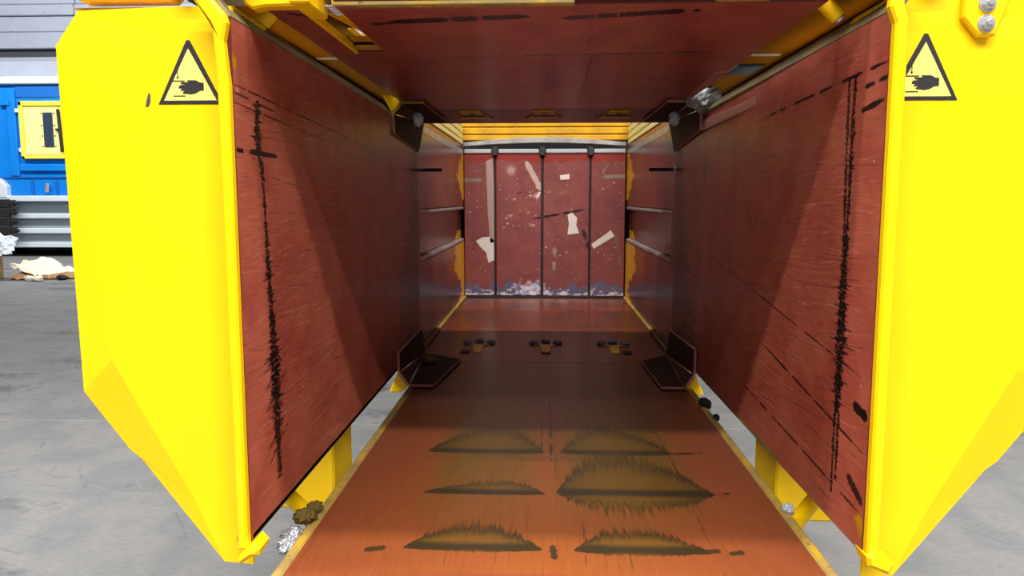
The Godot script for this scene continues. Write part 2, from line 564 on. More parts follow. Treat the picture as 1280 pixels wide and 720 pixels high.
	for x in W:
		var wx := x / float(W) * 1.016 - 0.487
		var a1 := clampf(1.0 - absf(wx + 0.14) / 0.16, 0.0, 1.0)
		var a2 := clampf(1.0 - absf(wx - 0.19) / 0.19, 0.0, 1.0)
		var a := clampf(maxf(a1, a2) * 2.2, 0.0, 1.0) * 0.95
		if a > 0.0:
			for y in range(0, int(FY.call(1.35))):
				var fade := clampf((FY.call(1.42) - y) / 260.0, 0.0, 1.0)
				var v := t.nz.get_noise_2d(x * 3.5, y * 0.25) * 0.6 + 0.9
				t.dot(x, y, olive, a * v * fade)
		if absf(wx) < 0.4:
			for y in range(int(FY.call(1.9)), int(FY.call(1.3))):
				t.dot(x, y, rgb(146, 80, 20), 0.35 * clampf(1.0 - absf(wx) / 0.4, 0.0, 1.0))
	for q in [[-0.15, 2.75, 260, 330], [0.2, 2.7, 300, 340], [0.02, 2.9, 420, 200], [-0.38, 2.9, 120, 160], [0.45, 2.85, 100, 200]]:  # oil film, painted darker to deepen the shadow under the lid
		t.blot(FX.call(q[0]), FY.call(q[1]), q[2], q[3], rgb(52, 32, 18), 0.65, 1.0, 0.6)
	t.scratches(500, 0, 0, W, H, PI / 2, 0.02, 60, 400, rgb(110, 42, 22), 0.4, 1.4)
	t.scratches(200, 0, 0, W, H, PI / 2, 0.02, 40, 260, rgb(196, 120, 74), 0.25, 1.2)
	t.scratches(90, FX.call(-0.3), 0, FX.call(0.35), H * 0.7, PI / 2, 0.01, 150, 500, dark, 0.5, 2.0)
	t.line(FX.call(0.02), 0, FX.call(0.02), FY.call(1.9), 10, dark, 0.9, 0.2)
	t.line(FX.call(-0.005), 0, FX.call(-0.005), FY.call(1.9), 4, dark, 0.8, 0.3)
	t.line(FX.call(0.30), 0, FX.call(0.34), FY.call(1.55), 4, dark, 0.8, 0.2)
	t.line(FX.call(-0.29), FY.call(3.1), FX.call(-0.29), FY.call(2.5), 3, dark, 0.6, 0.3)
	t.oil(FX.call(-0.31), FX.call(0.0), FY.call(1.97), 190, 20, dark, olive, 0.55)
	t.oil(FX.call(0.045), FX.call(0.34), FY.call(1.97), 190, 20, dark, olive, 0.4)
	t.oil(FX.call(0.03), FX.call(0.39), FY.call(1.69), 230, 100, dark, olive, 0.4)
	t.oil(FX.call(-0.275), FX.call(0.003), FY.call(1.68), 60, 6, dark, olive, 0.65)
	t.oil(FX.call(-0.27), FX.call(-0.003), FY.call(1.40), 90, 10, dark, olive, 0.45)
	t.oil(FX.call(0.06), FX.call(0.32), FY.call(1.40), 80, 14, dark, olive, 0.42)
	for q in [[-0.345, -0.305, 1.385], [0.30, 0.345, 1.40], [0.355, 0.385, 1.395], [0.37, 0.43, 1.69], [0.34, 0.42, 1.97]]:
		t.line(FX.call(q[0]), FY.call(q[2]), FX.call(q[1]), FY.call(q[2] + 0.01), 11, dark, 0.85, 0.25)
	t.line(FX.call(0.018), FY.call(1.42), FX.call(0.022), FY.call(1.36), 12, dark, 0.9, 0.2)
	t.blot(FX.call(-0.33), FY.call(2.85), 150, 90, rgb(40, 24, 16), 0.7, 0.8, 1.2)
	t.specks(90, 0, 0, W, H, 1, 5, rgb(60, 30, 20), 0.6)
	t.specks(40, 0, 0, W, 400, 1, 4, rgb(190, 160, 120), 0.7)
	M.floor_plate = painted(t, 0.3)
	# --- chamber floor
	t = Paint.new(512, 768, rgb(118, 52, 32), 0.22, 0.2, Vector2(1, 12), 31, Color(rgb(76, 42, 26), 0.9))
	t.blot(256, 60, 230, 60, rgb(150, 140, 140), 0.35, 0.9, 1.2)
	t.scratches(160, 0, 0, 512, 768, PI / 2, 0.03, 60, 300, rgb(170, 150, 140), 0.25, 1.6)
	t.scratches(160, 0, 0, 512, 768, PI / 2, 0.03, 60, 300, rgb(44, 26, 22), 0.5, 1.8)
	t.specks(80, 0, 0, 512, 768, 1, 5, rgb(200, 180, 150), 0.5)
	M.chamber_floor = painted(t, 0.28)
	# --- lid underside: x -0.505..0.488 (u), d 1.38..2.9 (v)
	W = 1024
	H = 1024
	var LX := func(x: float) -> float: return (x + 0.505) / 0.993 * W
	var LY := func(dd: float) -> float: return (dd - 1.38) / 1.52 * H
	t = Paint.new(W, H, rgb(170, 84, 68), 0.16, 0.2, Vector2(1, 14), 41, Color(rgb(130, 58, 50), 0.9))
	t.scratches(180, 0, 0, W, H, PI / 2, 0.05, 40, 260, rgb(84, 34, 32), 0.5, 2.0)
	t.scratches(120, 0, 0, W, H, 0.9, 0.8, 30, 160, rgb(226, 190, 180), 0.45, 2.0)
	t.line(LX.call(-0.30), LY.call(1.50), LX.call(-0.03), LY.call(1.465), 26, black, 0.95, 0.1)
	t.line(LX.call(-0.34), LY.call(1.52), LX.call(-0.28), LY.call(1.50), 14, black, 0.8, 0.3)
	t.line(LX.call(0.03), LY.call(1.485), LX.call(0.28), LY.call(1.43), 24, black, 0.9, 0.15)
	t.line(LX.call(-0.48), LY.call(1.42), LX.call(-0.42), LY.call(1.46), 15, black, 0.8, 0.3)
	t.line(LX.call(-0.24), LY.call(1.87), LX.call(0.40), LY.call(1.82), 9, black, 0.8, 0.2)
	t.line(LX.call(-0.24), LY.call(1.9), LX.call(-0.05), LY.call(1.87), 5, black, 0.6, 0.35)
	t.scratches(60, LX.call(-0.13), LY.call(1.74), LX.call(-0.02), LY.call(1.84), PI / 2, 0.3, 8, 40, rgb(205, 190, 180), 0.6, 2.0)
	t.line(LX.call(-0.25), LY.call(1.80), LX.call(0.1), LY.call(1.80), 3, rgb(190, 160, 150), 0.6, 0.4)
	t.blot(LX.call(0.02), LY.call(2.2), 36, 170, rgb(52, 24, 26), 0.7, 0.7, 1.2)
	t.blot(LX.call(0.03), LY.call(2.15), 20, 90, rgb(150, 128, 126), 0.35, 0.8, 2.0)
	t.line(LX.call(0.11), LY.call(1.84), LX.call(0.12), LY.call(2.9), 5, black, 0.8, 0.2)
	t.specks(60, 0, 0, W, H, 2, 9, rgb(190, 160, 152), 0.5)
	t.specks(14, W * 0.1, 0, W * 0.9, H * 0.6, 8, 22, rgb(190, 170, 165), 0.35)
	M.lid_red = painted(t, 0.3)
	# --- ram face: x -0.556..0.545 (u), y 0.31..-0.665 (v)
	W = 1024
	H = 900
	var RX := func(x: float) -> float: return (x + 0.556) / 1.101 * W
	var RY := func(y: float) -> float: return (0.31 - y) / 0.975 * H
	t = Paint.new(W, H, rgb(116, 62, 58), 0.12, 0.10, Vector2(1, 3), 51, Color(rgb(92, 46, 48), 0.7))
	for x in range(0, W):
		var top := 46.0 + t.nz.get_noise_2d(x * 0.6, 4.0) * 30.0
		for y in range(0, int(top)):
			t.dot(x, y, rgb(120, 26, 16), 0.6)
		var up: float = RY.call(-0.58) + t.nz.get_noise_2d(x * 0.5, 8.0) * 70.0
		for y in range(int(up), H):
			var v := t.nz.get_noise_2d(x * 0.7, y * 1.6) + 0.4 * t.nz.get_noise_2d(x * 3.0, y * 3.0)
			t.dot(x, y, rgb(70, 78, 104).lerp(rgb(200, 200, 212), clampf((v - 0.02 + (y - H + 40) / 70.0) * 2.2, 0.0, 1.0)), 0.75)
	t.blot(RX.call(-0.1), RY.call(-0.6), 120, 50, rgb(205, 205, 214), 0.7, 0.8, 0.5)
	t.specks(330, 0, 60, W, H, 1, 6, rgb(196, 184, 184), 0.7)
	t.scratches(160, 0, 60, W, H, 1.4, 0.9, 10, 60, rgb(170, 140, 140), 0.4, 2.0)
	t.specks(120, 0, 60, W, H, 2, 9, rgb(40, 24, 28), 0.6)
	t.specks(40, RX.call(-0.3), RY.call(0.05), RX.call(0.0), RY.call(-0.2), 4, 12, rgb(190, 180, 180), 0.55)
	t.line(RX.call(-0.09), RY.call(-0.13), RX.call(0.27), RY.call(-0.065), 14, black, 0.85, 0.3)
	t.line(RX.call(-0.2), RY.call(0.04), RX.call(-0.13), RY.call(0.06), 6, black, 0.7, 0.3)
	t.line(RX.call(0.26), RY.call(-0.2), RX.call(0.31), RY.call(-0.35), 26, rgb(30, 20, 24), 0.85, 0.2)
	t.line(RX.call(0.47), RY.call(-0.15), RX.call(0.52), RY.call(-0.46), 14, rgb(96, 88, 70), 0.7, 0.3)
	t.line(RX.call(-0.13), RY.call(0.26), RX.call(-0.02), RY.call(0.06), 34, rgb(172, 158, 148), 0.8, 0.15)
	t.line(RX.call(-0.02), RY.call(0.08), RX.call(-0.06), RY.call(0.0), 14, rgb(205, 195, 190), 0.8, 0.2)
	t.blot(RX.call(-0.23), RY.call(0.2), 34, 34, rgb(186, 170, 168), 0.5, 0.5, 4.0)
	t.line(RX.call(-0.56), RY.call(0.135), RX.call(-0.43), RY.call(0.135), 22, rgb(112, 100, 84), 0.85, 0.1)
	t.line(RX.call(0.38), RY.call(0.155), RX.call(0.56), RY.call(0.16), 20, rgb(120, 108, 96), 0.8, 0.1)
	t.line(RX.call(0.07), RY.call(-0.32), RX.call(0.065), RY.call(-0.48), 24, rgb(128, 112, 90), 0.8, 0.2)
	t.line(RX.call(0.34), RY.call(0.1), RX.call(0.43), RY.call(0.25), 10, rgb(120, 100, 70), 0.7, 0.3)
	M.ram_red = painted(t, 0.42)
	# --- chamber side walls: d 2.65..5.22 (u), y 0.36..-0.67 (v); mirrored sides share it
	W = 1024
	H = 512
	t = Paint.new(W, H, rgb(120, 52, 38), 0.14, 0.10, Vector2(8, 1), 61, Color(rgb(88, 44, 34), 0.8))
	var SX := func(dd: float) -> float: return (dd - 2.65) / 2.57 * W
	var SY := func(y: float) -> float: return (0.36 - y) / 1.03 * H
	for y in H:
		var n1 := t.nz.get_noise_2d(y * 0.25, 5.0)
		var yy := 0.36 - 1.03 * y / H
		var x0: float = SX.call(4.80 + n1 * 0.6)
		if yy < 0.33 and yy > 0.0 or yy < -0.2:
			for x in range(int(x0), W):
				t.dot(x, y, rgb(226, 168, 14), 0.9 * clampf((x - x0) / 40.0 + 0.3 * t.nz.get_noise_2d(x * 1.5, y * 1.5), 0.0, 1.0))
	t.blot(SX.call(4.7), SY.call(0.27), 260, 40, rgb(120, 96, 70), 0.5, 0.8, 1.0)
	t.blot(SX.call(4.5), SY.call(0.35), 330, 20, rgb(150, 112, 40), 0.6, 0.8, 1.0)
	t.grease([[SX.call(3.2), 0, 90], [SX.call(3.2), H - 1, 110]], rgb(16, 12, 14), 0.5)
	t.scratches(160, 0, 0, W, H, PI / 2, 0.08, 30, 160, rgb(30, 20, 22), 0.6, 2.6)
	t.scratches(60, 0, 0, W, H, 0.02, 0.1, 30, 260, pale, 0.25, 1.4)
	t.blot(SX.call(4.55), SY.call(0.16), 130, 120, rgb(150, 100, 24), 0.5, 1.0, 0.8)
	t.blot(SX.call(4.5), SY.call(-0.36), 150, 70, rgb(150, 104, 24), 0.6, 1.0, 0.8)
	t.blot(SX.call(4.3), SY.call(-0.16), 500, 46, rgb(50, 34, 30), 0.7, 0.8, 0.8)
	t.blot(SX.call(4.5), SY.call(-0.58), 170, 60, rgb(28, 24, 30), 0.75, 0.8, 1.0)
	t.blot(SX.call(3.7), SY.call(0.1), 90, 110, rgb(52, 28, 26), 0.6, 0.8, 1.0)
	t.blot(SX.call(3.9), SY.call(-0.5), 130, 90, rgb(40, 30, 40), 0.6, 0.8, 1.0)
	M.side_wall = painted(t, 0.26)
	# --- plain reds, greys and the rest
	t = Paint.new(512, 512, rgb(92, 42, 38), 0.16, 0.08, Vector2(4, 1), 71)
	t.scratches(80, 0, 0, 512, 512, 0.3, 1.0, 20, 120, rgb(40, 22, 20), 0.5, 2.0)
	M.dull_red = painted(t, 0.36, 1.5)
	t = Paint.new(256, 256, rgb(76, 40, 30), 0.25, 0.15, Vector2(4, 1), 75, Color(rgb(44, 25, 20), 0.8))
	M.greasy = painted(t, 0.7, 2.0)
	M.shade_yellow = mat(rgb(158, 108, 4), 0.8)  # machine yellow darkened in colour for the shade above the side gaps
	M.shade_yellow.metallic_specular = 0.15
	M.pink_edge = mat(rgb(176, 122, 112), 0.5)
	M.gap = mat(rgb(14, 12, 12), 0.7)
	t = Paint.new(512, 256, rgb(176, 172, 170), 0.14, 0.12, Vector2(8, 1), 72, Color(rgb(120, 116, 110), 0.7))
	M.bare_steel = painted(t, 0.34, 1.4)
	M.bare_steel.metallic = 0.35
	M.bright_steel = mat(rgb(205, 208, 214), 0.28, 0.7)
	M.dark_steel = mat(rgb(48, 46, 46), 0.45, 0.4)
	M.blue_grey = mat(rgb(84, 98, 124), 0.4, 0.1)
	M.cream = mat(rgb(246, 234, 150), 0.45)
	M.sticker = mat(rgb(255, 232, 112), 0.5)
	M.sticker_black = mat(rgb(34, 30, 36), 0.5)
	M.primer = mat(rgb(70, 62, 64), 0.6)
	M.navy = mat(rgb(44, 56, 78), 0.4)
	M.paper = mat(rgb(178, 166, 160), 0.8)
	M.tape = mat(rgb(136, 108, 100), 0.7)
	t = Paint.new(256, 256, rgb(196, 200, 204), 0.3, 0.35, Vector2(1, 1), 73, Color(rgb(130, 136, 138), 0.8))
	M.lint = painted(t, 0.95, 9.0)
	t = Paint.new(256, 256, rgb(92, 74, 30), 0.3, 0.3, Vector2(1, 1), 74)
	M.brown_lint = painted(t, 0.95, 9.0)
	M.foil = mat(rgb(200, 204, 214), 0.22, 0.6)
	# --- the hall
	t = Paint.new(1024, 1024, rgb(137, 137, 138), 0.20, 0.09, Vector2(5, 1), 81, Color(rgb(106, 108, 111), 0.9))
	t.scratches(170, 0, 0, 1024, 1024, 0.3, 0.5, 30, 200, rgb(78, 80, 84), 0.35, 3.0)
	t.scratches(90, 0, 0, 1024, 1024, 0.3, 0.5, 30, 160, rgb(160, 162, 164), 0.25, 3.0)
	t.specks(160, 0, 0, 1024, 1024, 2, 9, rgb(92, 92, 94), 0.45)
	for i in 12:
		t.blot(t.rng.randf() * 1024, t.rng.randf() * 1024, 110, 36, rgb(72, 74, 78), 0.5, 0.9, 0.8)
	M.concrete = painted(t, 0.75, 0.28)
	t = Paint.new(512, 512, rgb(158, 168, 186), 0.08, 0.03, Vector2(12, 1), 82, Color(rgb(140, 146, 160), 0.6))
	t.specks(26, 0, 0, 512, 512, 2, 9, rgb(86, 86, 92), 0.5)
	M.wall = painted(t, 0.7, 0.3)
	M.hall_dark = mat(rgb(92, 94, 98), 0.8)
	M.wall_dark = mat(rgb(52, 54, 64), 0.7)
	t = Paint.new(256, 256, rgb(10, 122, 216), 0.05, 0.02, Vector2(1, 1), 83)
	M.blue = painted(t, 0.45, 0.6)
	M.blue_dark = mat(rgb(8, 98, 186), 0.45)
	M.white_paint = mat(rgb(200, 214, 226), 0.5)
	M.slat = mat(rgb(140, 150, 158), 0.5)
	M.pale_yellow = mat(rgb(246, 226, 80), 0.5)
	M.plastic = mat(rgb(214, 224, 236), 0.35)
	M.card_white = mat(rgb(226, 216, 198), 0.8)
	M.card = mat(rgb(166, 128, 88), 0.85)
	M.wood = mat(rgb(170, 140, 100), 0.8)
	M.rubber = mat(rgb(22, 20, 22), 0.7)
	var lamp := mat(Color.WHITE, 0.4)
	lamp.emission_enabled = true
	lamp.emission = Color(1.0, 0.98, 0.94)
	lamp.emission_energy_multiplier = 2.0
	M.lamp = lamp


# ------------------------------------------------------------------ the scene
func strip_light(label: String, x: float, d: float, length: float, energy: float, tilt := 0.0) -> void:
	var y := 7.6
	var o := thing("strip_lamp", label, "lamp", p(x, y + 0.12, d))
	part("housing", one_box(M.white_paint, p(x - length / 2 - 0.05, y + 0.02, d - 0.26), p(x + length / 2 + 0.05, y + 0.12, d + 0.26), 0.01), o)
	part("tube", one_box(M.lamp, p(x - length / 2, y, d - 0.2), p(x + length / 2, y + 0.02, d + 0.2), 0.004), o)
	for s in [-0.4, 0.4] if tilt == 0.0 else []:
		part("hanger", one_rod(M.dark_steel, p(x + s * length, y + 0.12, d), p(x + s * length, 8.0, d), 0.012, 8), o)
	var l := AreaLight3D.new()
	l.name = "light"
	l.area_size = Vector2(length, 0.4)
	l.light_energy = energy
	l.light_color = Color(1.0, 0.985, 0.96)
	l.area_range = 60.0
	l.shadow_enabled = true
	o.add_child(l)
	l.position = Vector3(0, -0.13, 0)
	l.rotation_degrees = Vector3(-90, 0, 0)
	o.rotation_degrees.x = tilt


func _ready() -> void:
	var cam := Camera3D.new()
	cam.name = "camera"
	cam.fov = rad_to_deg(2.0 * atan(360.0 / 950.0))
	cam.near = 0.02
	cam.far = 200.0
	add_child(cam)
	cam.position = Vector3(0, EYE, 0)
	cam.rotation_degrees = Vector3(-6.6048, 2.4549, 0)
	cam.current = true
	var we := WorldEnvironment.new()
	we.name = "environment"
	var env := Environment.new()
	env.background_mode = Environment.BG_SKY
	var sm := ProceduralSkyMaterial.new()
	sm.sky_top_color = rgb(206, 220, 240)
	sm.sky_horizon_color = rgb(232, 238, 244)
	sm.ground_horizon_color = rgb(190, 192, 192)
	sm.ground_bottom_color = rgb(150, 150, 150)
	sm.sky_energy_multiplier = 0.6
	sm.ground_energy_multiplier = 1.0
	var sky := Sky.new()
	sky.sky_material = sm
	env.sky = sky
	env.tonemap_mode = Environment.TONE_MAPPER_LINEAR
	env.tonemap_exposure = 0.86
	env.sdfgi_enabled = true
	env.ssao_enabled = true
	env.ssil_enabled = true
	we.environment = env
	add_child(we)
	make_materials()
	strip_light("long white strip lamp under the ceiling, second row in front of the baler", 0.0, -4.4, 14.0, 285.0)
	strip_light("long white strip lamp under the ceiling, row nearest the open gate", 2.5, -7.0, 14.0, 130.0)
	strip_light("long white strip lamp under the ceiling, row right above the baler", 0.0, 0.7, 12.0, 190.0)
	strip_light("long unseen fill lamp added and tilted to brighten the grey back wall", -8.0, 12.5, 18.0, 270.0, 55.0)  # added light with no seen source, lifts the dim back wall
	hall()
	background()
	frame()
	door(-1.0)
	door(1.0)
	lid()
	ram()
	scraps()


func hall() -> void:
	var f := structure("floor", one_box(M.gap, p(-20, -1.75, -10), p(15, -1.47, 21.5), 0.0))
	var xs := [-20.0, -15.0, -10.0, -5.0, 0.0, 5.0, 10.0, 15.0]
	var ds := [-10.0, -5.23, -0.23, 4.77, 9.77, 14.77, 21.5]
	for i in 7:
		for j in 6:
			part("concrete_slab", one_box(M.concrete, p(xs[i] + 0.004, -1.6, ds[j] + 0.004), p(xs[i + 1] - 0.004, -1.45, ds[j + 1] - 0.004), 0.006), f)
	var w := structure("wall_back", one_box(M.wall_dark, p(-20, -1.45, 21.3), p(15, 8.0, 21.6), 0.0))
	# boards of the back wall, from the top one down: [bottom, top, how far proud]
	for r in [[-1.45, 0.2, 0.1], [0.22, 1.9, 0.1], [1.92, 3.96, 0.1], [4.18, 4.62, 0.16], [4.64, 5.05, 0.1], [5.07, 5.36, 0.16], [5.38, 6.6, 0.1], [6.62, 7.98, 0.1]]:
		for k in 5:
			part("wall_panel", one_box(M.wall, p(-20 + k * 7 + 0.01, r[0], 21.3 - r[2]), p(-13 + k * 7 - 0.01, r[1], 21.32), 0.02), w)
	structure("wall_left", one_box(M.hall_dark, p(-20.3, -1.45, -10), p(-20, 8.0, 21.6), 0.0))
	structure("wall_right", one_box(M.hall_dark, p(15, -1.45, -10), p(15.3, 8.0, 21.6), 0.0))
	var wf := Geo.new()
	wf.box(M.hall_dark, p(-20.3, -1.45, -10.3), p(-6.0, 8.0, -10.0), 0.0)
	wf.box(M.hall_dark, p(6.0, -1.45, -10.3), p(15.3, 8.0, -10.0), 0.0)
	wf.box(M.hall_dark, p(-6.0, 3.6, -10.3), p(6.0, 8.0, -10.0), 0.0)
	structure("wall_front", wf)
	structure("ceiling", one_box(M.hall_dark, p(-20.3, 8.0, -10), p(15.3, 8.3, 21.6), 0.0))


func background() -> void:
	# the blue machine against the back wall, d 19 at its front
	var D := 19.0
	var o := thing("blue_machine", "big blue machine with a pale yellow hatch standing by the grey back wall", "machine", p(-13, -1.45, 20))
	part("body", one_box(M.blue, p(-17.5, 0.1, D), p(-9.5, 2.9, D + 1.9), 0.03), o)
	part("top_rail", one_box(M.white_paint, p(-17.6, 2.88, D - 0.12), p(-9.4, 3.06, D + 1.95), 0.02), o)
	part("top_cover", one_box(M.wall, p(-17.5, 3.06, D + 0.3), p(-9.5, 3.5, D + 1.8), 0.03), o)
	part("ridge", one_box(M.blue, p(-13.55, 0.6, D - 0.07), p(-13.32, 2.75, D + 0.05), 0.02), o)
	part("ridge", one_box(M.blue_dark, p(-13.32, 2.55, D - 0.03), p(-9.6, 2.86, D + 0.05), 0.02), o)
	part("ridge", one_box(M.blue, p(-13.3, 0.72, D - 0.09), p(-9.6, 0.9, D + 0.05), 0.02), o)
	part("ridge", one_box(M.blue_dark, p(-14.1, 0.55, D - 0.04), p(-9.6, 0.6, D + 0.05), 0.01), o)
	for x in [-13.05, -12.42, -11.6]:
		part("ridge", one_box(M.blue_dark, p(x, 0.12, D - 0.05), p(x + 0.06, 0.52, D + 0.05), 0.01), o)
	part("bracket", one_box(M.blue, p(-13.7, 2.35, D - 0.12), p(-13.45, 2.5, D + 0.02), 0.02), o)
	var h := part("hatch", one_box(M.pale_yellow, p(-13.2, 1.03, D - 0.08), p(-11.55, 2.46, D + 0.02), 0.03), o, "pale yellow hatch door")
	for e in [[-13.2, 1.03, -13.1, 2.46], [-11.65, 1.03, -11.55, 2.46], [-13.2, 2.34, -11.55, 2.46], [-13.2, 1.03, -11.55, 1.11]]:
		part("hatch_frame", one_box(M.pale_yellow, p(e[0], e[1], D - 0.13), p(e[2], e[3], D - 0.07), 0.015), h)
	part("hatch_panel", one_box(M.cream, p(-13.08, 1.13, D - 0.105), p(-12.2, 2.3, D - 0.075), 0.01), h)
	part("window", one_box(M.navy, p(-12.58, 1.32, D - 0.125), p(-12.33, 2.18, D - 0.1), 0.006), h, "dark narrow window")
	for y in [1.34, 1.6, 1.86, 2.16]:
		for x in [-12.62, -12.29]:
			part("bolt", one_rod(M.dark_steel, p(x, y, D - 0.13), p(x, y, D - 0.09), 0.015, 8), h)
	part("handle", one_rod(M.rubber, p(-12.10, 1.2, D - 0.16), p(-12.15, 2.25, D - 0.16), 0.04, 8), h)
	part("handle", one_rod(M.rubber, p(-12.24, 1.75, D - 0.16), p(-12.1, 1.75, D - 0.16), 0.03, 8), h)
	part("hinge", one_box(M.white_paint, p(-13.3, 2.18, D - 0.12), p(-13.18, 2.28, D), 0.01), h)
	part("hinge", one_box(M.white_paint, p(-13.26, 1.2, D - 0.12), p(-13.14, 1.3, D), 0.01), h)
	part("latch", one_rod(M.bright_steel, p(-12.62, 0.2, D - 0.09), p(-12.58, 0.42, D - 0.09), 0.05, 8), o)
	var rg := Geo.new()
	rg.slab(M.white_paint, [p(-14.3, 0.05, D - 0.16), p(-13.62, 0.05, D - 0.16), p(-13.62, 0.35, D - 0.16), p(-13.82, 0.55, D - 0.16), p(-14.3, 0.55, D - 0.16)], Vector3(0, 0, -0.16), 0.02)
	rg.rod(M.slat, p(-14.02, 0.3, D - 0.22), p(-14.02, 0.3, D - 0.1), 0.2, 20)
	part("shaft_plate", rg, o)
	part("base_rail", one_box(M.white_paint, p(-17.6, -0.04, D - 0.14), p(-9.4, 0.11, D + 1.95), 0.02), o)
	part("base", one_box(M.slat, p(-17.4, -1.22, D + 0.12), p(-9.6, -0.04, D + 1.8), 0.02), o)
	for y in [-0.44, -0.82, -1.18]:
		part("slat", one_box(M.white_paint, p(-17.5, y - 0.03, D - 0.04), p(-9.5, y + 0.1, D + 0.16), 0.015), o)
	for x in [-17.0, -14.5, -12.0, -9.9]:
		part("foot", one_box(M.wall_dark, p(x - 0.15, -1.45, D + 0.3), p(x + 0.15, -1.2, D + 1.6), 0.01), o)
	# black chain guide hanging at the front of the machine
	var c := thing("chain", "black heavy chain hanging in front of the grey slats of the blue machine", "chain", p(-13.6, -0.98, 18.75))
	for k in 4:
		var y := -0.08 - k * 0.23
		part("link", one_box(M.rubber, p(-13.85, y - 0.12, 18.68), p(-13.5, y + 0.1, 18.8), 0.02), c)
		part("pin", one_rod(M.dark_steel, p(-13.95, y, 18.72), p(-13.28, y, 18.72), 0.04, 8), c)
		part("cheek", one_box(M.dark_steel, p(-13.45, y - 0.07, 18.66), p(-13.38, y + 0.08, 18.82), 0.01), c)
	# crate, plastic and card in front of it
	var cr := thing("wooden_crate", "pale wooden crate at the left edge, under the white plastic sheet", "crate", p(-10.9, -1.45, 14.0))
	for k in 3:
		part("plank", one_box(M.wood, p(-11.8, -1.42 + k * 0.18, 13.3), p(-9.95, -1.26 + k * 0.18, 13.34), 0.008), cr)
	part("side_board", one_box(M.wood, p(-10.05, -1.43, 13.34), p(-10.0, -0.9, 13.6), 0.008), cr)
	part("post", one_box(M.wood, p(-9.99, -1.45, 13.25), p(-9.86, -1.2, 13.3), 0.008), cr)
	part("top_board", one_box(M.wood, p(-11.8, -0.9, 13.3), p(-9.95, -0.86, 13.6), 0.008), cr)
	var g := Geo.new()
	g.sheet(M.plastic, p(-11.4, -0.84, 13.2), p(-9.9, -0.84, 13.2), p(-9.75, -0.72, 13.7), p(-11.4, -0.70, 13.7), 0.16, 5, 0.01, 14, 6.0)
	g.sheet(M.plastic, p(-10.2, -1.02, 13.18), p(-9.5, -0.98, 13.18), p(-9.62, -0.72, 13.55), p(-10.3, -0.70, 13.6), 0.12, 15, 0.01, 12, 5.0)
	tag(part("plastic_sheet", g, self), "crumpled white plastic sheet draped over the wooden crate", "plastic sheet")
	g = Geo.new()
	g.sheet(M.card_white, p(-10.0, -1.25, 13.7), p(-9.25, -1.42, 13.5), p(-9.1, -1.4, 14.4), p(-9.9, -1.15, 14.6), 0.08, 25, 0.012, 12, 3.0)
	tag(part("cardboard_sheet", g, self), "white faced bent cardboard sheet lying on the floor beside the crate", "cardboard")
	g = Geo.new()
	g.sheet(M.card, p(-9.75, -1.44, 13.35), p(-9.3, -1.44, 13.3), p(-9.3, -1.42, 13.8), p(-9.75, -1.36, 13.75), 0.05, 35, 0.01, 10, 3.0)
	tag(part("cardboard_sheet", g, self), "brown folded cardboard piece lying under the front of the white faced sheet", "cardboard")
	g = Geo.new()
	g.sheet(M.card, p(-9.2, -1.44, 13.4), p(-8.72, -1.44, 13.55), p(-8.6, -1.4, 13.95), p(-9.15, -1.4, 13.9), 0.07, 45, 0.01, 12, 5.0)
	tag(part("cardboard_sheet", g, self), "torn brown cardboard scrap on the floor nearest the yellow door", "cardboard")
	for k in 3:
		g = Geo.new()
		g.lump([M.card_white, M.rubber, M.card_white][k], p([-9.24, -8.78, -9.05][k], -1.40, [13.2, 13.4, 13.15][k]), Vector3(0.09, 0.05, 0.07), 0.7, 60 + k, 8)
		tag(part("paper_scrap", g, self), ["small pale crumpled paper scrap left of the torn cardboard", "small black crumpled scrap at the right end of the torn cardboard", "small pale crumpled paper scrap in front of the torn cardboard"][k], "scrap")


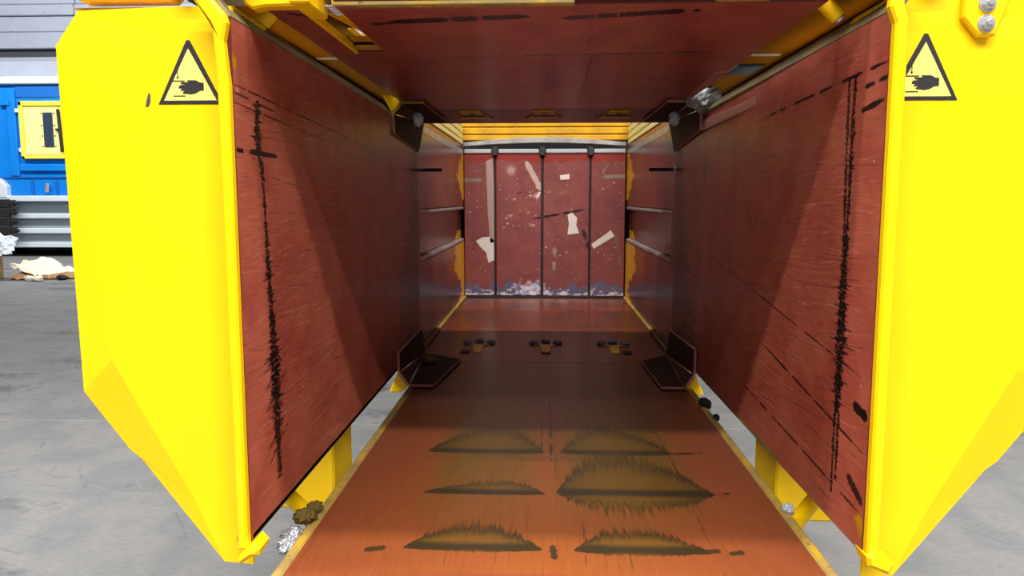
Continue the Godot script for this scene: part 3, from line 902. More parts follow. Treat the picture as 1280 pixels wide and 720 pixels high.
# ------------------------------------------------------------------ the fixed frame of the baler
func frame() -> void:
	var o := thing("baler_frame", "fixed yellow and red baler frame with floor plate, chamber walls and hopper rim", "baler", p(0, -1.45, 3.0))
	# floor plate and its worn yellow rails
	var g := Geo.new()
	var uvf := func(q: Vector3) -> Vector2: return Vector2((q.x + 0.487) / 1.016, (3.10 + q.z) / 2.35)
	g.slab(M.floor_plate, [p(-0.475, -0.67, 0.75), p(0.517, -0.67, 0.75), p(0.517, -0.67, 3.098), p(-0.475, -0.67, 3.098)], Vector3(0, -0.03, 0), 0.002, M.dull_red, uvf)
	part("floor_plate", g, o, "red floor plate with olive oil patches")
	for s in [[-0.489, -0.466], [0.508, 0.531]]:
		part("edge_rail", one_box(M.worn_edge, p(s[0], -0.705, 0.75), p(s[1], -0.666, 2.72), 0.005), o)
	g = Geo.new()
	var uvc := func(q: Vector3) -> Vector2: return Vector2((q.x + 0.556) / 1.112, (5.25 + q.z) / 2.15)
	g.slab(M.chamber_floor, [p(-0.556, -0.671, 3.104), p(0.556, -0.671, 3.104), p(0.556, -0.671, 5.3), p(-0.556, -0.671, 5.3)], Vector3(0, -0.03, 0), 0.002, M.dull_red, uvc)
	part("chamber_floor", g, o)
	for s in [-1.0, 1.0]:
		part("floor_trim", one_box(M.worn_edge, p(s * 0.556, -0.671, 3.25), p(s * 0.538, -0.655, 5.18), 0.004), o)
	# floor and roof tabs with their bolts
	for q in [[-0.305, -0.01], [0.007, 0.0], [0.322, 0.01]]:
		tab(o, q[0], -0.67, 3.30, 3.52, 1.0, q[1])
	for q in [-0.288, -0.005, 0.286]:
		tab(o, q, 0.34, 2.99, 3.24, -1.0, 0.0)
	# chamber walls
	for s in [-1.0, 1.0]:
		var uvs := func(q: Vector3) -> Vector2: return Vector2((-q.z - 2.65) / 2.57, (0.36 - (q.y - EYE)) / 1.03)
		for r in [[-0.04, 0.362, 0.553, 3.172], [-0.255, -0.065, 0.578, 3.172], [-0.67, -0.28, 0.553, 3.172]]:
			g = Geo.new()
			g.slab(M.side_wall, [p(s * r[2], r[0], r[3]), p(s * r[2], r[1], r[3]), p(s * r[2], r[1], 5.3), p(s * r[2], r[0], 5.3)], Vector3(s * 0.03, 0, 0), 0.002, M.dull_red, uvs)
			part("side_wall", g, o)
		part("side_rail", one_box(M.bare_steel, p(s * 0.552, -0.062, 3.35), p(s * 0.60, -0.045, 5.18), 0.003), o)
		part("side_rail", one_box(M.bare_steel, p(s * 0.552, -0.277, 3.35), p(s * 0.60, -0.258, 5.18), 0.003), o)
		part("rail_post", one_box(M.dull_red, p(s * 0.552, -0.28, 3.19), p(s * 0.60, -0.04, 3.35), 0.003), o)
		part("outer_skin", one_box(M.yellow, p(s * 0.61, -0.74, 3.2), p(s * 0.64, 0.36, 5.5), 0.004), o)
		part("wear_glare_strip", one_box(M.bare_steel, p(s * 0.5515, 0.302, 3.35), p(s * 0.556, 0.336, 5.18), 0.001), o)  # thin pale steel added for the glare band along the wall top
		# hopper bars along the side
		for b in [[0.372, 0.402], [0.406, 0.446], [0.45, 0.49], [0.494, 0.53]]:
			part("hopper_bar", one_box(M.cream, p(s * 0.556, b[0], 3.5), p(s * 0.60, b[1], 5.2), 0.004), o)  # cream colour stands for yellow bars bleached by light from above
		# guide pin
		var pn := part("guide_pin", one_rod(M.dark_steel, p(s * 0.545, 0.125, 3.2), p(s * 0.43, 0.125, 3.2), 0.007, 12), o)
		g = Geo.new()
		g.bolt(M.plastic, p(s * 0.546, 0.125, 3.2), Vector3(-s, 0, 0), 0.013, 0.014)
		part("pin_head", g, pn)
	# hopper bars over the back
	for b in [[0.402, 0.438], [0.443, 0.487], [0.492, 0.53]]:
		part("hopper_bar", one_box(M.old_yellow, p(-0.57, b[0], 5.23), p(0.57, b[1], 5.3), 0.005), o)
	g = Geo.new()
	var arch := []
	for i in 13:
		arch.append(p(-0.556 + 1.101 * i / 12.0, 0.362 + 0.022 * sin(PI * i / 12.0), 5.215))
	for i in 13:
		arch.append(p(0.545 - 1.101 * i / 12.0, 0.386 + 0.036 * sin(PI * i / 12.0), 5.215))
	g.slab(M.bare_steel, arch, Vector3(0, 0, -0.03), 0.003)
	part("arched_bar", g, o, "bowed bare steel bar")
	part("back_skin", one_box(M.gap, p(-0.6, -0.7, 5.42), p(0.6, 0.53, 5.46), 0.003), o)
	# roof of the chamber up to the hopper
	g = Geo.new()
	g.slab(M.dull_red, [p(-0.556, 0.342, 2.91), p(0.556, 0.342, 2.91), p(0.556, 0.342, 3.47), p(-0.556, 0.342, 3.47)], Vector3(0, 0.03, 0), 0.003)
	part("chamber_roof", g, o)
	corner_guides(o)
	# beams above the side gaps
	for s in [-1.0, 1.0]:
		var k := 0.012 if s > 0 else 0.0
		for r in [[1.30, 2.02], [2.035, 2.66], [2.68, 3.1]]:
			part("side_beam", one_box(M.shade_yellow, p(s * (0.512 + k), 0.370, r[0]), p(s * (0.626 + k * 1.5), 0.46, r[1]), 0.004), o)
		part("shade_gap_strip", one_box(M.gap, p(s * (0.606 + k * 1.5), 0.345, 1.30), p(s * (0.626 + k * 1.5), 0.371, 3.1), 0.002), o)  # black strip added for the shaded gap outside the beam
		part("light_gap_strip", one_box(M.plastic, p(s * 0.52, 0.367, 2.020), p(s * 0.60, 0.39, 2.034), 0.001), o)  # pale strip added for light showing between the beam segments
		part("peg", one_rod(M.yellow, p(s * 0.512, 0.378, 1.50), p(s * 0.550, 0.340, 1.50), 0.016, 16), o, "round yellow peg")
		part("peg_tip", one_rod(M.bright_steel, p(s * 0.550, 0.340, 1.50), p(s * 0.554, 0.336, 1.50), 0.012, 12), o)
		part("clamp_block", one_box(M.blue_grey, p(s * (0.515 + k), 0.362, 1.37), p(s * 0.60, 0.372, 1.46), 0.004), o, "blue grey block")
		part("top_beam", one_box(M.yellow, p(s * 0.645, 0.347, 1.34), p(s * 0.83, 0.45, 1.40), 0.012), o)
	for s in [-1.0, 1.0]:
		part("beam_arm", one_box(M.yellow, p(s * 0.53, 0.452, 1.34), p(s * 0.83, 0.50, 1.44), 0.006), o)
	part("clamp_block", one_box(M.navy, p(0.525, 0.362, 2.16), p(0.60, 0.372, 2.30), 0.004), o, "dark blue block")
	# brackets beside the plate, the round tie bars and the legs below
	for s in [-1.0, 1.0]:
		var x0 := 0.585 if s < 0 else 0.60
		var d0 := 2.03 if s < 0 else 1.92
		part("side_bracket", one_box(M.yellow, p(s * x0, -0.865 if s < 0 else -0.83, d0), p(s * 1.0, -0.45, d0 + 0.2), 0.006), o)
		part("tie_bar", one_rod(M.yellow, p(s * 0.50 + (0.03 if s > 0 else 0.0), -0.735, 1.62), p(s * 0.66, -0.66, 1.74), 0.018, 16), o)
		for ld in [3.4, 4.8]:
			part("leg", one_box(M.yellow, p(s * 0.36, -1.45, ld), p(s * 0.48, -0.72, ld + 0.12), 0.006), o)
			part("foot_plate", one_box(M.yellow, p(s * 0.33, -1.45, ld - 0.03), p(s * 0.51, -1.43, ld + 0.15), 0.004), o)
		part("sill_beam", one_box(M.old_yellow, p(s * 0.30, -0.80, 0.80), p(s * 0.38, -0.70, 5.3), 0.006), o)
	part("sill_beam", one_box(M.old_yellow, p(-0.45, -0.80, 2.04), p(0.47, -0.72, 2.1), 0.006), o)


func tab(o: Node3D, x: float, y: float, d0: float, d1: float, up: float, lean: float) -> void:
	# a wedge shaped yellow catch in the plate, with three knobs at its wide end
	var far := d1
	var near := d0
	var lift := up * 0.004
	var g := Geo.new()
	if up > 0:
		g.slab(M.yellow, [p(x - 0.016 - lean, y + lift, near), p(x + 0.016 - lean, y + lift, near), p(x + 0.026, y + lift, far - 0.06), p(x + 0.05, y + lift, far - 0.04), p(x - 0.05, y + lift, far - 0.04), p(x - 0.026, y + lift, far - 0.06)], Vector3(0, -0.006, 0), 0.001)
		var t := part("floor_catch", g, o, "yellow wedge shaped catch")
		for k in [[-0.055, 0.0], [0.0, 0.03], [0.055, 0.0]]:
			var b := Geo.new()
			b.lump(M.slat, p(x + k[0], y + 0.006, far + k[1]), Vector3(0.022, 0.011, 0.022), 0.25, int(x * 100) + 7, 8)
			part("knob", b, t)
		part("slot", one_box(M.gap, p(x - 0.02 + (0.045 if lean > 0 else -0.045 if lean < 0 else 0.0), y, near - 0.02), p(x + 0.02 + (0.045 if lean > 0 else -0.045 if lean < 0 else 0.0), y + 0.002, near + 0.05), 0.0005), t)
	else:
		g.slab(M.yellow, [p(x - 0.04, y + lift, near), p(x + 0.04, y + lift, near), p(x + 0.045, y + lift, near + 0.11), p(x + 0.05, y + lift, near + 0.13), p(x + 0.075, y + lift, far), p(x - 0.075, y + lift, far), p(x - 0.05, y + lift, near + 0.13), p(x - 0.045, y + lift, near + 0.11)], Vector3(0, 0.006, 0), 0.001)
		var t := part("roof_catch", g, o, "yellow stepped catch in the roof")
		part("slot", one_box(M.gap, p(x - 0.045, y - 0.007, near + 0.112), p(x + 0.045, y - 0.004, near + 0.128), 0.0005), t)
		var b := Geo.new()
		b.bolt(M.worn_edge, p(x, y - 0.004, near + 0.05), Vector3(0, -1, 0), 0.009, 0.006)
		part("bolt", b, t)


func corner_guides(o: Node3D) -> void:
	var list := [
		# A on the door face, B, C chamfer ends, D on plate, A2 and D2 the inner ends, P the inner corner
		{"a": [-0.516, -0.540, 2.65], "b": [-0.516, -0.612, 2.65], "c": [-0.483, -0.657, 2.65], "d": [-0.395, -0.657, 2.65], "a2": [-0.518, -0.54, 3.165], "p": [-0.514, -0.657, 3.22], "d2": [-0.345, -0.657, 3.09], "sx": -1.0, "sy": -1.0},
		{"a": [0.526, -0.520, 2.65], "b": [0.526, -0.612, 2.65], "c": [0.495, -0.657, 2.65], "d": [0.415, -0.657, 2.65], "a2": [0.524, -0.54, 3.165], "p": [0.522, -0.657, 3.22], "d2": [0.40, -0.657, 3.09], "sx": 1.0, "sy": -1.0},
		{"a": [-0.516, 0.225, 2.65], "b": [-0.520, 0.294, 2.65], "c": [-0.490, 0.328, 2.65], "d": [-0.416, 0.328, 2.65], "a2": [-0.52, 0.197, 3.165], "p": [-0.518, 0.328, 3.3], "d2": [-0.416, 0.328, 3.3], "sx": -1.0, "sy": 1.0},
		{"a": [0.524, 0.236, 2.65], "b": [0.524, 0.304, 2.65], "c": [0.488, 0.328, 2.65], "d": [0.412, 0.328, 2.65], "a2": [0.524, 0.195, 3.165], "p": [0.522, 0.328, 3.3], "d2": [0.412, 0.328, 3.3], "sx": 1.0, "sy": 1.0},
	]
	for q in list:
		var v := {}
		for k in ["a", "b", "c", "d", "a2", "p", "d2"]:
			v[k] = p(q[k][0], q[k][1], q[k][2])
		var sx: float = q.sx
		var sy: float = q.sy
		var g := Geo.new()
		var edge: Material = M.pink_edge if sx > 0 or sy < 0 else M.worn_edge
		g.slab(M.greasy, [v.a, v.b, v.p, v.a2], Vector3(sx * 0.009, 0, 0), 0.002, edge)
		g.slab(M.greasy, [v.d, v.c, v.p, v.d2], Vector3(0, sy * 0.009, 0), 0.002, edge)
		g.slab(M.greasy, [v.b, v.c, v.p], Vector3(sx * 0.008, sy * 0.008, 0.0), 0.001, edge)
		var cg := part("corner_guide", g, o)
		# the yellow gusset in front of it, out in the corner gap
		if not (sx > 0 and sy > 0):
			var bx: Vector3 = v.b + Vector3(sx * 0.008, 0, -0.01)
			var cy: Vector3 = v.c + Vector3(0, sy * 0.008, -0.01)
			var far := Vector3(bx.x + sx * 0.012, cy.y + sy * 0.012, bx.z)
			part("gusset", one_slab(M.yellow, [bx, cy, far + Vector3(-sx * 0.02, sy * 0.012, 0), far + Vector3(sx * 0.022, sy * 0.012, 0)], Vector3(0, 0, -0.05), 0.003), cg)
		if sx > 0 and sy > 0:
			part("wear_glare_strip", one_slab(M.pink_edge, [p(0.531, 0.232, 2.64), p(0.533, 0.268, 2.64), p(0.548, 0.268, 2.02), p(0.548, 0.244, 2.02)], Vector3(0.004, 0, 0), 0.001), cg)


# ------------------------------------------------------------------ the two press doors
func door(s: float) -> void:
	var side := 0 if s < 0 else 1
	var o := thing("press_door", "yellow press door with red inner panel, %s" % ["left of the channel, before the blue machine", "right of the channel, two hex bolts on its face"][side], "press door", p(s * 0.7, -0.68, 1.4), "press doors of the baler")
	var xn := -0.527 if s < 0 else 0.557
	var xf := -0.527 if s < 0 else 0.533
	var sh := 0.0 if s < 0 else 0.035
	var fx := func(x: float) -> float: return x if s < 0 else -x + sh   # left-hand outline to this side
	# red inner panel
	var uv := func(q: Vector3) -> Vector2: return Vector2((-q.z - 1.286) / 1.884, (0.305 - (q.y - EYE)) / 0.92)
	var g := Geo.new()
	g.slab(M["door_red_%d" % side], [p(xn, -0.615, 1.292), p(xn, 0.305, 1.292), p(xf, 0.292, 3.17), p(xf, -0.608, 3.17)], Vector3(s * 0.017, 0, 0), 0.002, M.dull_red, uv)
	part("inner_panel", g, o, "red inner panel with black grease streak")
	# bent strip along its top
	g = Geo.new()
	g.slab(M.bevel, [p(xn, 0.306, 1.292), p(xf, 0.293, 2.64), p(xf + s * 0.026, 0.325, 2.64), p(xn + s * 0.026, 0.341, 1.292)], Vector3(s * 0.01, -0.008, 0), 0.001)
	part("top_bevel", g, o, "worn grey yellow bevel")
	g = Geo.new()
	g.slab(M.yellow, [p(xn + s * 0.018, 0.333, 1.36), p(xn + s * 0.010, 0.327, 1.49), p(xn + s * 0.016, 0.336, 1.49), p(xn + s * 0.024, 0.341, 1.36)], Vector3(s * 0.006, -0.005, 0), 0.001)
	part("weld_strip", g, o)
	part("bottom_flange", one_slab(M.bevel, [p(xn, -0.616, 1.30), p(xf, -0.609, 3.15), p(xf + s * 0.03, -0.612, 3.15), p(xn + s * 0.03, -0.62, 1.30)], Vector3(0, 0.012, 0), 0.001), o)
	# yellow front edge strip, bent out at its top
	var ed := 1.274
	var pts := []
	if s < 0:
		pts = [[-0.5275, -0.622], [-0.5275, 0.19], [-0.5335, 0.262], [-0.527, 0.292], [-0.531, 0.306], [-0.558, 0.338], [-0.588, 0.338], [-0.556, 0.292], [-0.551, 0.275], [-0.547, 0.19], [-0.525, -0.61]]
		pts[0] = [-0.5275, -0.622]
		pts[10] = [-0.546, -0.622]
	else:
		pts = [[0.558, -0.612], [0.557, 0.28], [0.547, 0.306], [0.551, 0.338], [0.567, 0.338], [0.570, 0.31], [0.578, 0.285], [0.580, -0.612]]
	var w3 := []
	for q in pts:
		w3.append(p(q[0], q[1], ed))
	g = Geo.new()
	g.slab(M.yellow, w3, Vector3(0, 0, -0.017), 0.004)
	part("edge_strip", g, o)
	g = Geo.new()
	if s < 0:
		g.slab(M.yellow, [p(-0.548, -0.640, 1.268), p(-0.540, -0.647, 1.268), p(-0.520, -0.633, 1.268), p(-0.507, -0.631, 1.268), p(-0.504, -0.618, 1.268), p(-0.516, -0.605, 1.268), p(-0.534, -0.622, 1.268)], Vector3(0, 0, -0.05), 0.006)
	else:
		g.slab(M.yellow, [p(0.602, -0.632, 1.268), p(0.596, -0.643, 1.268), p(0.560, -0.628, 1.268), p(0.556, -0.610, 1.268), p(0.568, -0.598, 1.268), p(0.603, -0.622, 1.268)], Vector3(0, 0, -0.05), 0.006)
	part("end_cap", g, o)
	# face plate: flat field, folded wing, return flange
	g = Geo.new()
	var fd := 1.33
	var wd := 1.352
	var inner := [Vector2(fx.call(-0.54), 0.331), Vector2(fx.call(-0.54), -0.676)]
	var fold := [Vector2(-0.646, 0.331), Vector2(-0.648, 0.275), Vector2(-0.786, -0.028), Vector2(-0.788, -0.29), Vector2(-0.646, -0.553), Vector2(-0.595, -0.672)]
	var rim := [Vector2(-0.835, 0.336), Vector2(-0.880, 0.275), Vector2(-0.870, -0.36), Vector2(-0.787, -0.472), Vector2(-0.776, -0.476), Vector2(-0.612, -0.69)]
	for q in fold.size():
		fold[q] = Vector2(fx.call(fold[q].x), fold[q].y)
		rim[q] = Vector2(fx.call(rim[q].x * 0.986), rim[q].y * 0.986)
	var flat := [p(inner[1].x, inner[1].y, fd), p(inner[0].x, inner[0].y, fd)]
	for q in fold:
		flat.append(p(q.x, q.y, fd))
	g.slab(M.yellow, flat, Vector3(0, 0, -0.008), 0.0)
	var links := [[0, 0], [1, 0], [1, 1], [2, 1], [3, 1], [3, 2], [3, 3], [4, 3], [4, 4], [5, 4], [5, 5]]
	for i in links.size() - 1:
		var a: Array = links[i]
		var b: Array = links[i + 1]
		var va := [p(fold[a[0]].x, fold[a[0]].y, fd), p(rim[a[1]].x, rim[a[1]].y, wd)]
		var vb := [p(fold[b[0]].x, fold[b[0]].y, fd), p(rim[b[1]].x, rim[b[1]].y, wd)]
		var bk := Vector3(0, 0, -0.008)
		g.tri(M.yellow, va[0], va[1], vb[1] if a[0] == b[0] else vb[0], Vector3(s * 0.3, 0, 1))
		g.tri(M.yellow, va[0] + bk, va[1] + bk, (vb[1] if a[0] == b[0] else vb[0]) + bk, Vector3(0, 0, -1))
	for i in rim.size() - 1:
		var a2 := p(rim[i].x, rim[i].y, wd)
		var b2 := p(rim[i + 1].x, rim[i + 1].y, wd)
		g.quad(M.yellow, a2, b2, b2 + Vector3(0, 0, -0.06), a2 + Vector3(0, 0, -0.06), Vector3(s, -0.2, 0))
		g.quad(M.yellow, a2 + Vector3(-s * 0.008, 0, -0.01), b2 + Vector3(-s * 0.008, 0, -0.01), b2 + Vector3(-s * 0.008, 0, -0.06), a2 + Vector3(-s * 0.008, 0, -0.06), Vector3(-s, 0, 0))
	g.quad(M.yellow, p(fx.call(-0.56), 0.331, fd), p(fx.call(-0.835), 0.336, wd), p(fx.call(-0.835), 0.336, wd + 0.06), p(fx.call(-0.56), 0.331, fd + 0.06), Vector3(0, 1, 0))
	part("face_plate", g, o)
	# ribs behind, tying face and inner panel
	for y in [-0.45, -0.15, 0.15]:
		part("rib", one_box(M.yellow, p((xn + xf) / 2 + s * 0.034, y - 0.01, 1.345), p(fx.call(-0.74), y + 0.01, 1.9), 0.003), o)
	part("hinge_bar", one_rod(M.yellow, p(s * 0.63, -0.55, 1.95), p(s * 0.63, 0.28, 1.95), 0.025, 16), o)
	# warning sticker: crushing hazard of the hand between plates
	var cx := -0.618 if s < 0 else 0.631
	var st := part("warning_sticker", one_slab(M.sticker_black, [p(cx - 0.0575, 0.166, fd - 0.0012), p(cx + 0.0575, 0.166, fd - 0.0012), p(cx + 0.003, 0.2745, fd - 0.0012), p(cx - 0.003, 0.2745, fd - 0.0012)], Vector3(0, 0, -0.0012), 0.0003), o, "triangular yellow and black crushed hand warning sticker")
	var z := fd - 0.0018
	part("sticker_field", one_slab(M.sticker, [p(cx - 0.0465, 0.1725, z), p(cx + 0.0465, 0.1725, z), p(cx, 0.2605, z)], Vector3(0, 0, -0.0005), 0.0), st)
	z = fd - 0.0023
	g = Geo.new()
	var hand := [[-0.0195, 0.1925], [-0.0125, 0.1925], [-0.0165, 0.1905], [-0.0165, 0.1885], [-0.009, 0.189], [-0.0128, 0.1862], [-0.012, 0.184], [0.002, 0.1825], [0.010, 0.184], [0.0175, 0.1885], [0.025, 0.189], [0.025, 0.2025], [0.018, 0.203], [0.012, 0.2065], [0.0, 0.207], [-0.0045, 0.2065], [-0.003, 0.204], [0.004, 0.2035], [-0.006, 0.2035], [-0.0155, 0.2035], [-0.0155, 0.2005], [-0.007, 0.199], [-0.0175, 0.1985], [-0.0195, 0.1955]]
	var hp := []
	for q in hand:
		hp.append(p(cx + q[0], q[1], z))
	g.slab(M.sticker_black, hp, Vector3(0, 0, -0.0005), 0.0)
	part("hand_symbol", g, st)
	g = Geo.new()
	for b in [[-0.0295, -0.0085, 0.2045, 0.2065], [-0.0295, -0.0085, 0.179, 0.181]]:
		g.slab(M.sticker_black, [p(cx + b[0], b[2], z), p(cx + b[1], b[2], z), p(cx + b[1], b[3], z), p(cx + b[0], b[3], z)], Vector3(0, 0, -0.0005), 0.0)
	g.slab(M.sticker_black, [p(cx - 0.0205, 0.2085, z), p(cx - 0.0175, 0.213, z), p(cx - 0.0198, 0.2125, z), p(cx - 0.0198, 0.2235, z), p(cx - 0.0212, 0.2235, z), p(cx - 0.0212, 0.2125, z), p(cx - 0.0235, 0.213, z)], Vector3(0, 0, -0.0005), 0.0)
	part("press_symbol", g, st)
	if s < 0:
		part("bare_patch", one_slab(M.primer, [p(-0.6995, 0.1625, fd - 0.0006), p(-0.6935, 0.162, fd - 0.0006), p(-0.690, 0.170, fd - 0.0006), p(-0.6895, 0.184, fd - 0.0006), p(-0.6925, 0.186, fd - 0.0006), p(-0.696, 0.176, fd - 0.0006)], Vector3(0, 0, -0.0005), 0.0), o, "chip of bare grey primer")
	else:
		var bp := part("bolt_plate", one_slab(M.yellow, [p(0.683, 0.331, fd - 0.012), p(0.683, 0.298, fd - 0.012), p(0.7105, 0.267, fd - 0.012), p(0.737, 0.268, fd - 0.012), p(0.76, 0.331, fd - 0.012)], Vector3(0, 0, -0.012), 0.003), o)
		for y in [0.319, 0.287]:
			g = Geo.new()
			g.bolt(M.bright_steel, p(0.7205, y, fd - 0.012), Vector3(0, 0, 1), 0.0105, 0.011)
			part("hex_bolt", g, bp)


# ------------------------------------------------------------------ the lid over the channel
func lid() -> void:
	var o := thing("overhead_press", "dark red overhead press plate with a yellow sided slot, hanging over the channel", "press plate", p(0, 0.34, 2.1))
	var uv := func(q: Vector3) -> Vector2: return Vector2((q.x + 0.505) / 0.993, (-q.z - 1.38) / 1.52)
	var g := Geo.new()
	var Y := 0.34
	g.slab(M.lid_red, [p(-0.505, Y, 1.38), p(-0.505, Y, 2.905), p(0.488, Y, 2.905), p(0.488, Y, 1.38), p(-0.374, Y, 1.38), p(-0.374, Y, 1.79), p(-0.436, Y, 1.79), p(-0.436, Y, 1.38)], Vector3(0, 0.035, 0), 0.002, M.dull_red, uv)
	part("lid_plate", g, o)
	part("front_lip", one_box(M.dull_red, p(-0.372, Y + 0.004, 1.36), p(0.49, 0.40, 1.378), 0.003), o)
	part("lip_edge", one_box(M.worn_edge, p(-0.372, Y - 0.003, 1.362), p(0.05, Y + 0.006, 1.382), 0.002), o)
	part("lip_edge", one_box(M.worn_edge, p(0.29, Y - 0.002, 1.35), p(0.385, Y + 0.012, 1.37), 0.003), o)
	g = Geo.new()
	g.slab(M.yellow, [p(-0.405, 0.337, 1.352), p(-0.49, 0.335, 1.352), p(-0.512, 0.331, 1.352), p(-0.526, 0.34, 1.352), p(-0.536, 0.37, 1.352), p(-0.536, 0.44, 1.352), p(-0.405, 0.44, 1.352)], Vector3(0, 0, -0.03), 0.004)
	part("front_lug", g, o, "bright yellow lug")
	# the slot and what shows in it
	var sl := part("slot_cheek", one_box(M.yellow, p(-0.442, Y - 0.003, 1.34), p(-0.434, Y + 0.014, 1.80), 0.002), o)
	part("slot_cheek", one_box(M.yellow, p(-0.380, Y + 0.004, 1.38), p(-0.368, Y + 0.03, 1.80), 0.002), o)
	part("cheek_end", one_box(M.yellow, p(-0.430, Y - 0.012, 1.30), p(-0.398, Y + 0.10, 1.425), 0.003), sl)
	part("slot_floor", one_box(M.gap, p(-0.47, Y + 0.06, 1.36), p(-0.35, Y + 0.1, 1.82), 0.002), o)
	part("slot_plate", one_slab(M.yellow, [p(-0.430, Y + 0.02, 1.50), p(-0.38, Y + 0.004, 1.48), p(-0.38, Y + 0.01, 1.66), p(-0.430, Y + 0.04, 1.60)], Vector3(0, 0.006, 0), 0.001), o)
	part("slot_plate", one_slab(M.old_yellow, [p(-0.430, Y + 0.012, 1.705), p(-0.38, Y + 0.012, 1.705), p(-0.38, Y + 0.012, 1.74), p(-0.430, Y + 0.012, 1.74)], Vector3(0, 0.006, 0), 0.001), o)
	part("slot_plate", one_slab(M.worn_edge, [p(-0.430, Y + 0.002, 1.752), p(-0.38, Y + 0.002, 1.752), p(-0.38, Y + 0.002, 1.785), p(-0.430, Y + 0.002, 1.785)], Vector3(0, 0.006, 0), 0.001), o)
	g = Geo.new()
	var coil := []
	for i in 121:
		var t := i / 120.0
		coil.append(p(-0.392 + 0.014 * cos(t * TAU * 6), Y + 0.022 + 0.014 * sin(t * TAU * 6), 1.40 + 0.075 * t))
	g.tube(M.bright_steel, coil, 0.0032, 6)
	part("spring", g, o, "steel coil spring")
	part("back_stiffener", one_box(M.old_yellow, p(-0.45, Y + 0.035, 1.9), p(0.45, Y + 0.12, 1.98), 0.006), o)
	part("back_stiffener", one_box(M.old_yellow, p(-0.45, Y + 0.035, 2.5), p(0.45, Y + 0.12, 2.58), 0.006), o)
	part("wear_glare_strip", one_slab(M.pink_edge, [p(0.45, Y - 0.003, 2.1), p(0.487, Y - 0.003, 2.1), p(0.487, Y - 0.003, 2.6), p(0.472, Y - 0.003, 2.6)], Vector3(0, 0.003, 0), 0.0005), o)


# ------------------------------------------------------------------ the ram at the back
func ram() -> void:
	var o := thing("press_ram", "scuffed red ram of four plates closing the back of the chamber", "ram", p(0, -0.668, 5.25))
	var uv := func(q: Vector3) -> Vector2: return Vector2((q.x + 0.556) / 1.101, (0.31 - (q.y - EYE)) / 0.975)
	for r in [[-0.549, -0.344], [-0.331, -0.024], [-0.010, 0.300], [0.313, 0.543]]:
		var g := Geo.new()
		g.slab(M.ram_red, [p(r[0], -0.655, 5.2), p(r[1], -0.655, 5.2), p(r[1], 0.31, 5.2), p(r[0], 0.31, 5.2)], Vector3(0, 0, -0.03), 0.003, M.dull_red, uv)
		part("ram_plate", g, o)
	part("backing", one_box(M.gap, p(-0.55, -0.666, 5.215), p(0.543, 0.34, 5.3), 0.002), o)
	for r in [[-0.549, -0.36], [-0.316, -0.039], [0.004, 0.286], [0.327, 0.543]]:
		part("top_bar", one_box(M.bright_steel, p(r[0], 0.312, 5.19), p(r[1], 0.342, 5.22), 0.006), o, "bright worn steel bar")
	for x in [-0.338, -0.017, 0.3065]:
		part("slot_hook", one_box(M.dark_steel, p(x - 0.02, 0.295, 5.18), p(x + 0.02, 0.355, 5.215), 0.006), o)
	part("bottom_strip", one_box(M.gap, p(-0.55, -0.669, 5.195), p(0.543, -0.657, 5.22), 0.002), o)


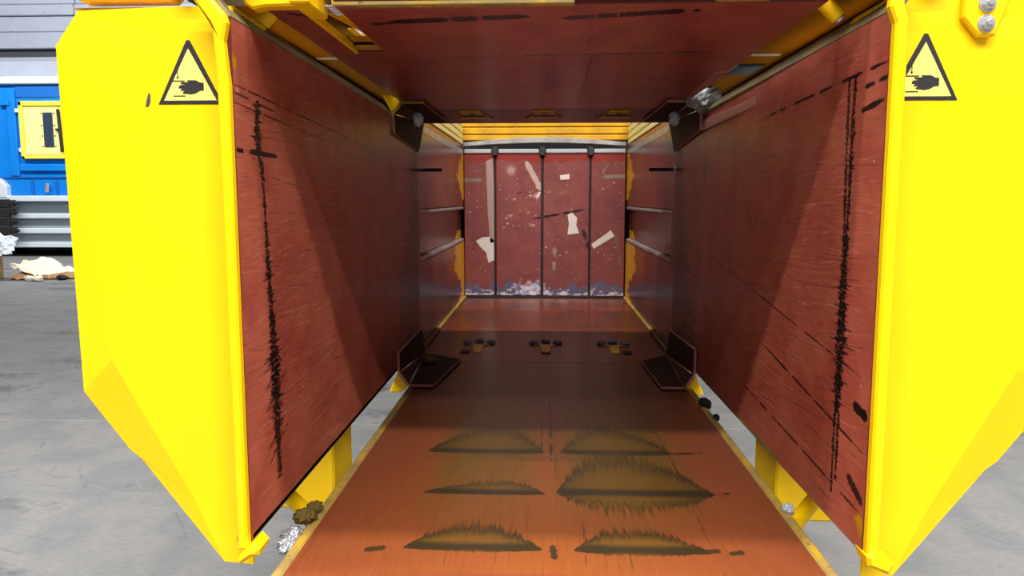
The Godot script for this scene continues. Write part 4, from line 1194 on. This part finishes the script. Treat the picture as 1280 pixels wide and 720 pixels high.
# ------------------------------------------------------------------ loose scraps stuck on the machine
func scraps() -> void:
	var z := 5.198
	var quad := func(pts: Array, m: Material, label: String, cat: String, called: String) -> void:
		var w := []
		for q in pts:
			w.append(p(q[0], q[1], z))
		tag(part(called, one_slab(m, w, Vector3(0, 0, -0.003), 0.0005), self), label, cat)
	quad.call([[-0.40, 0.26], [-0.355, 0.28], [-0.346, 0.1], [-0.345, -0.29], [-0.372, -0.29], [-0.388, -0.1]], M.tape, "long pale strip of tape stuck down the leftmost ram plate", "tape", "tape_strip")
	quad.call([[-0.47, -0.28], [-0.43, -0.255], [-0.38, -0.25], [-0.347, -0.27], [-0.346, -0.41], [-0.385, -0.43], [-0.40, -0.36], [-0.44, -0.32]], M.paper, "torn white paper at the lower end of the tape on the ram", "paper", "paper_scrap")
	quad.call([[0.155, -0.10], [0.185, -0.085], [0.22, -0.12], [0.215, -0.17], [0.235, -0.225], [0.155, -0.235], [0.165, -0.16]], M.paper, "white paper scrap in the middle of the third ram plate", "paper", "paper_scrap")
	quad.call([[0.318, -0.30], [0.45, -0.205], [0.475, -0.245], [0.335, -0.33]], M.paper, "slanted white printed paper strip on the rightmost ram plate", "paper", "paper_scrap")
	quad.call([[0.10, 0.165], [0.165, 0.175], [0.168, 0.14], [0.105, 0.135]], M.paper, "small white paper bit near the top of the third ram plate", "paper", "paper_scrap")
	var one := func(label: String, called: String, cat: String, list: Array) -> void:
		var g := Geo.new()
		for q in list:
			g.lump(q[0], q[1], q[2], 0.6, q[3], 20, 5.0)
		tag(part(called, g, self), label, cat)
	one.call("grey felt of lint stuffed in the upper right corner gap", "lint_ball", "lint", [[M.lint, p(0.53, 0.345, 2.63), Vector3(0.052, 0.046, 0.06), 3]])
	one.call("small white lint tuft in the upper left corner guide", "lint_tuft", "lint", [[M.plastic, p(-0.462, 0.292, 2.80), Vector3(0.018, 0.022, 0.02), 4]])
	one.call("small white lint tuft in the upper right corner guide", "lint_tuft", "lint", [[M.plastic, p(0.462, 0.288, 2.80), Vector3(0.018, 0.022, 0.02), 6]])
	one.call("clear plastic and brown fluff caught on the left edge rail of the floor plate", "scrap_clump", "scrap", [[M.brown_lint, p(-0.498, -0.655, 1.50), Vector3(0.022, 0.012, 0.026), 8], [M.foil, p(-0.503, -0.675, 1.41), Vector3(0.016, 0.014, 0.03), 9], [M.foil, p(-0.512, -0.68, 1.46), Vector3(0.022, 0.012, 0.03), 12], [M.foil, p(-0.500, -0.67, 1.44), Vector3(0.010, 0.016, 0.014), 19], [M.brown_lint, p(-0.492, -0.658, 1.55), Vector3(0.016, 0.012, 0.02), 18]])
	one.call("black oily fluff on the right edge rail near the lower right guide", "fluff_clump", "scrap", [[M.rubber, p(0.528, -0.663, 2.46), Vector3(0.018, 0.014, 0.045), 10], [M.rubber, p(0.530, -0.664, 2.30), Vector3(0.009, 0.008, 0.02), 13]])
	one.call("tiny grey fluff at the end of the right tie bar", "fluff_clump", "scrap", [[M.lint, p(0.528, -0.664, 1.60), Vector3(0.012, 0.012, 0.014), 11]])
	one.call("small pale crumb in the lower left corner guide", "lint_tuft", "lint", [[M.worn_edge, p(-0.47, -0.645, 3.04), Vector3(0.028, 0.016, 0.04), 14]])
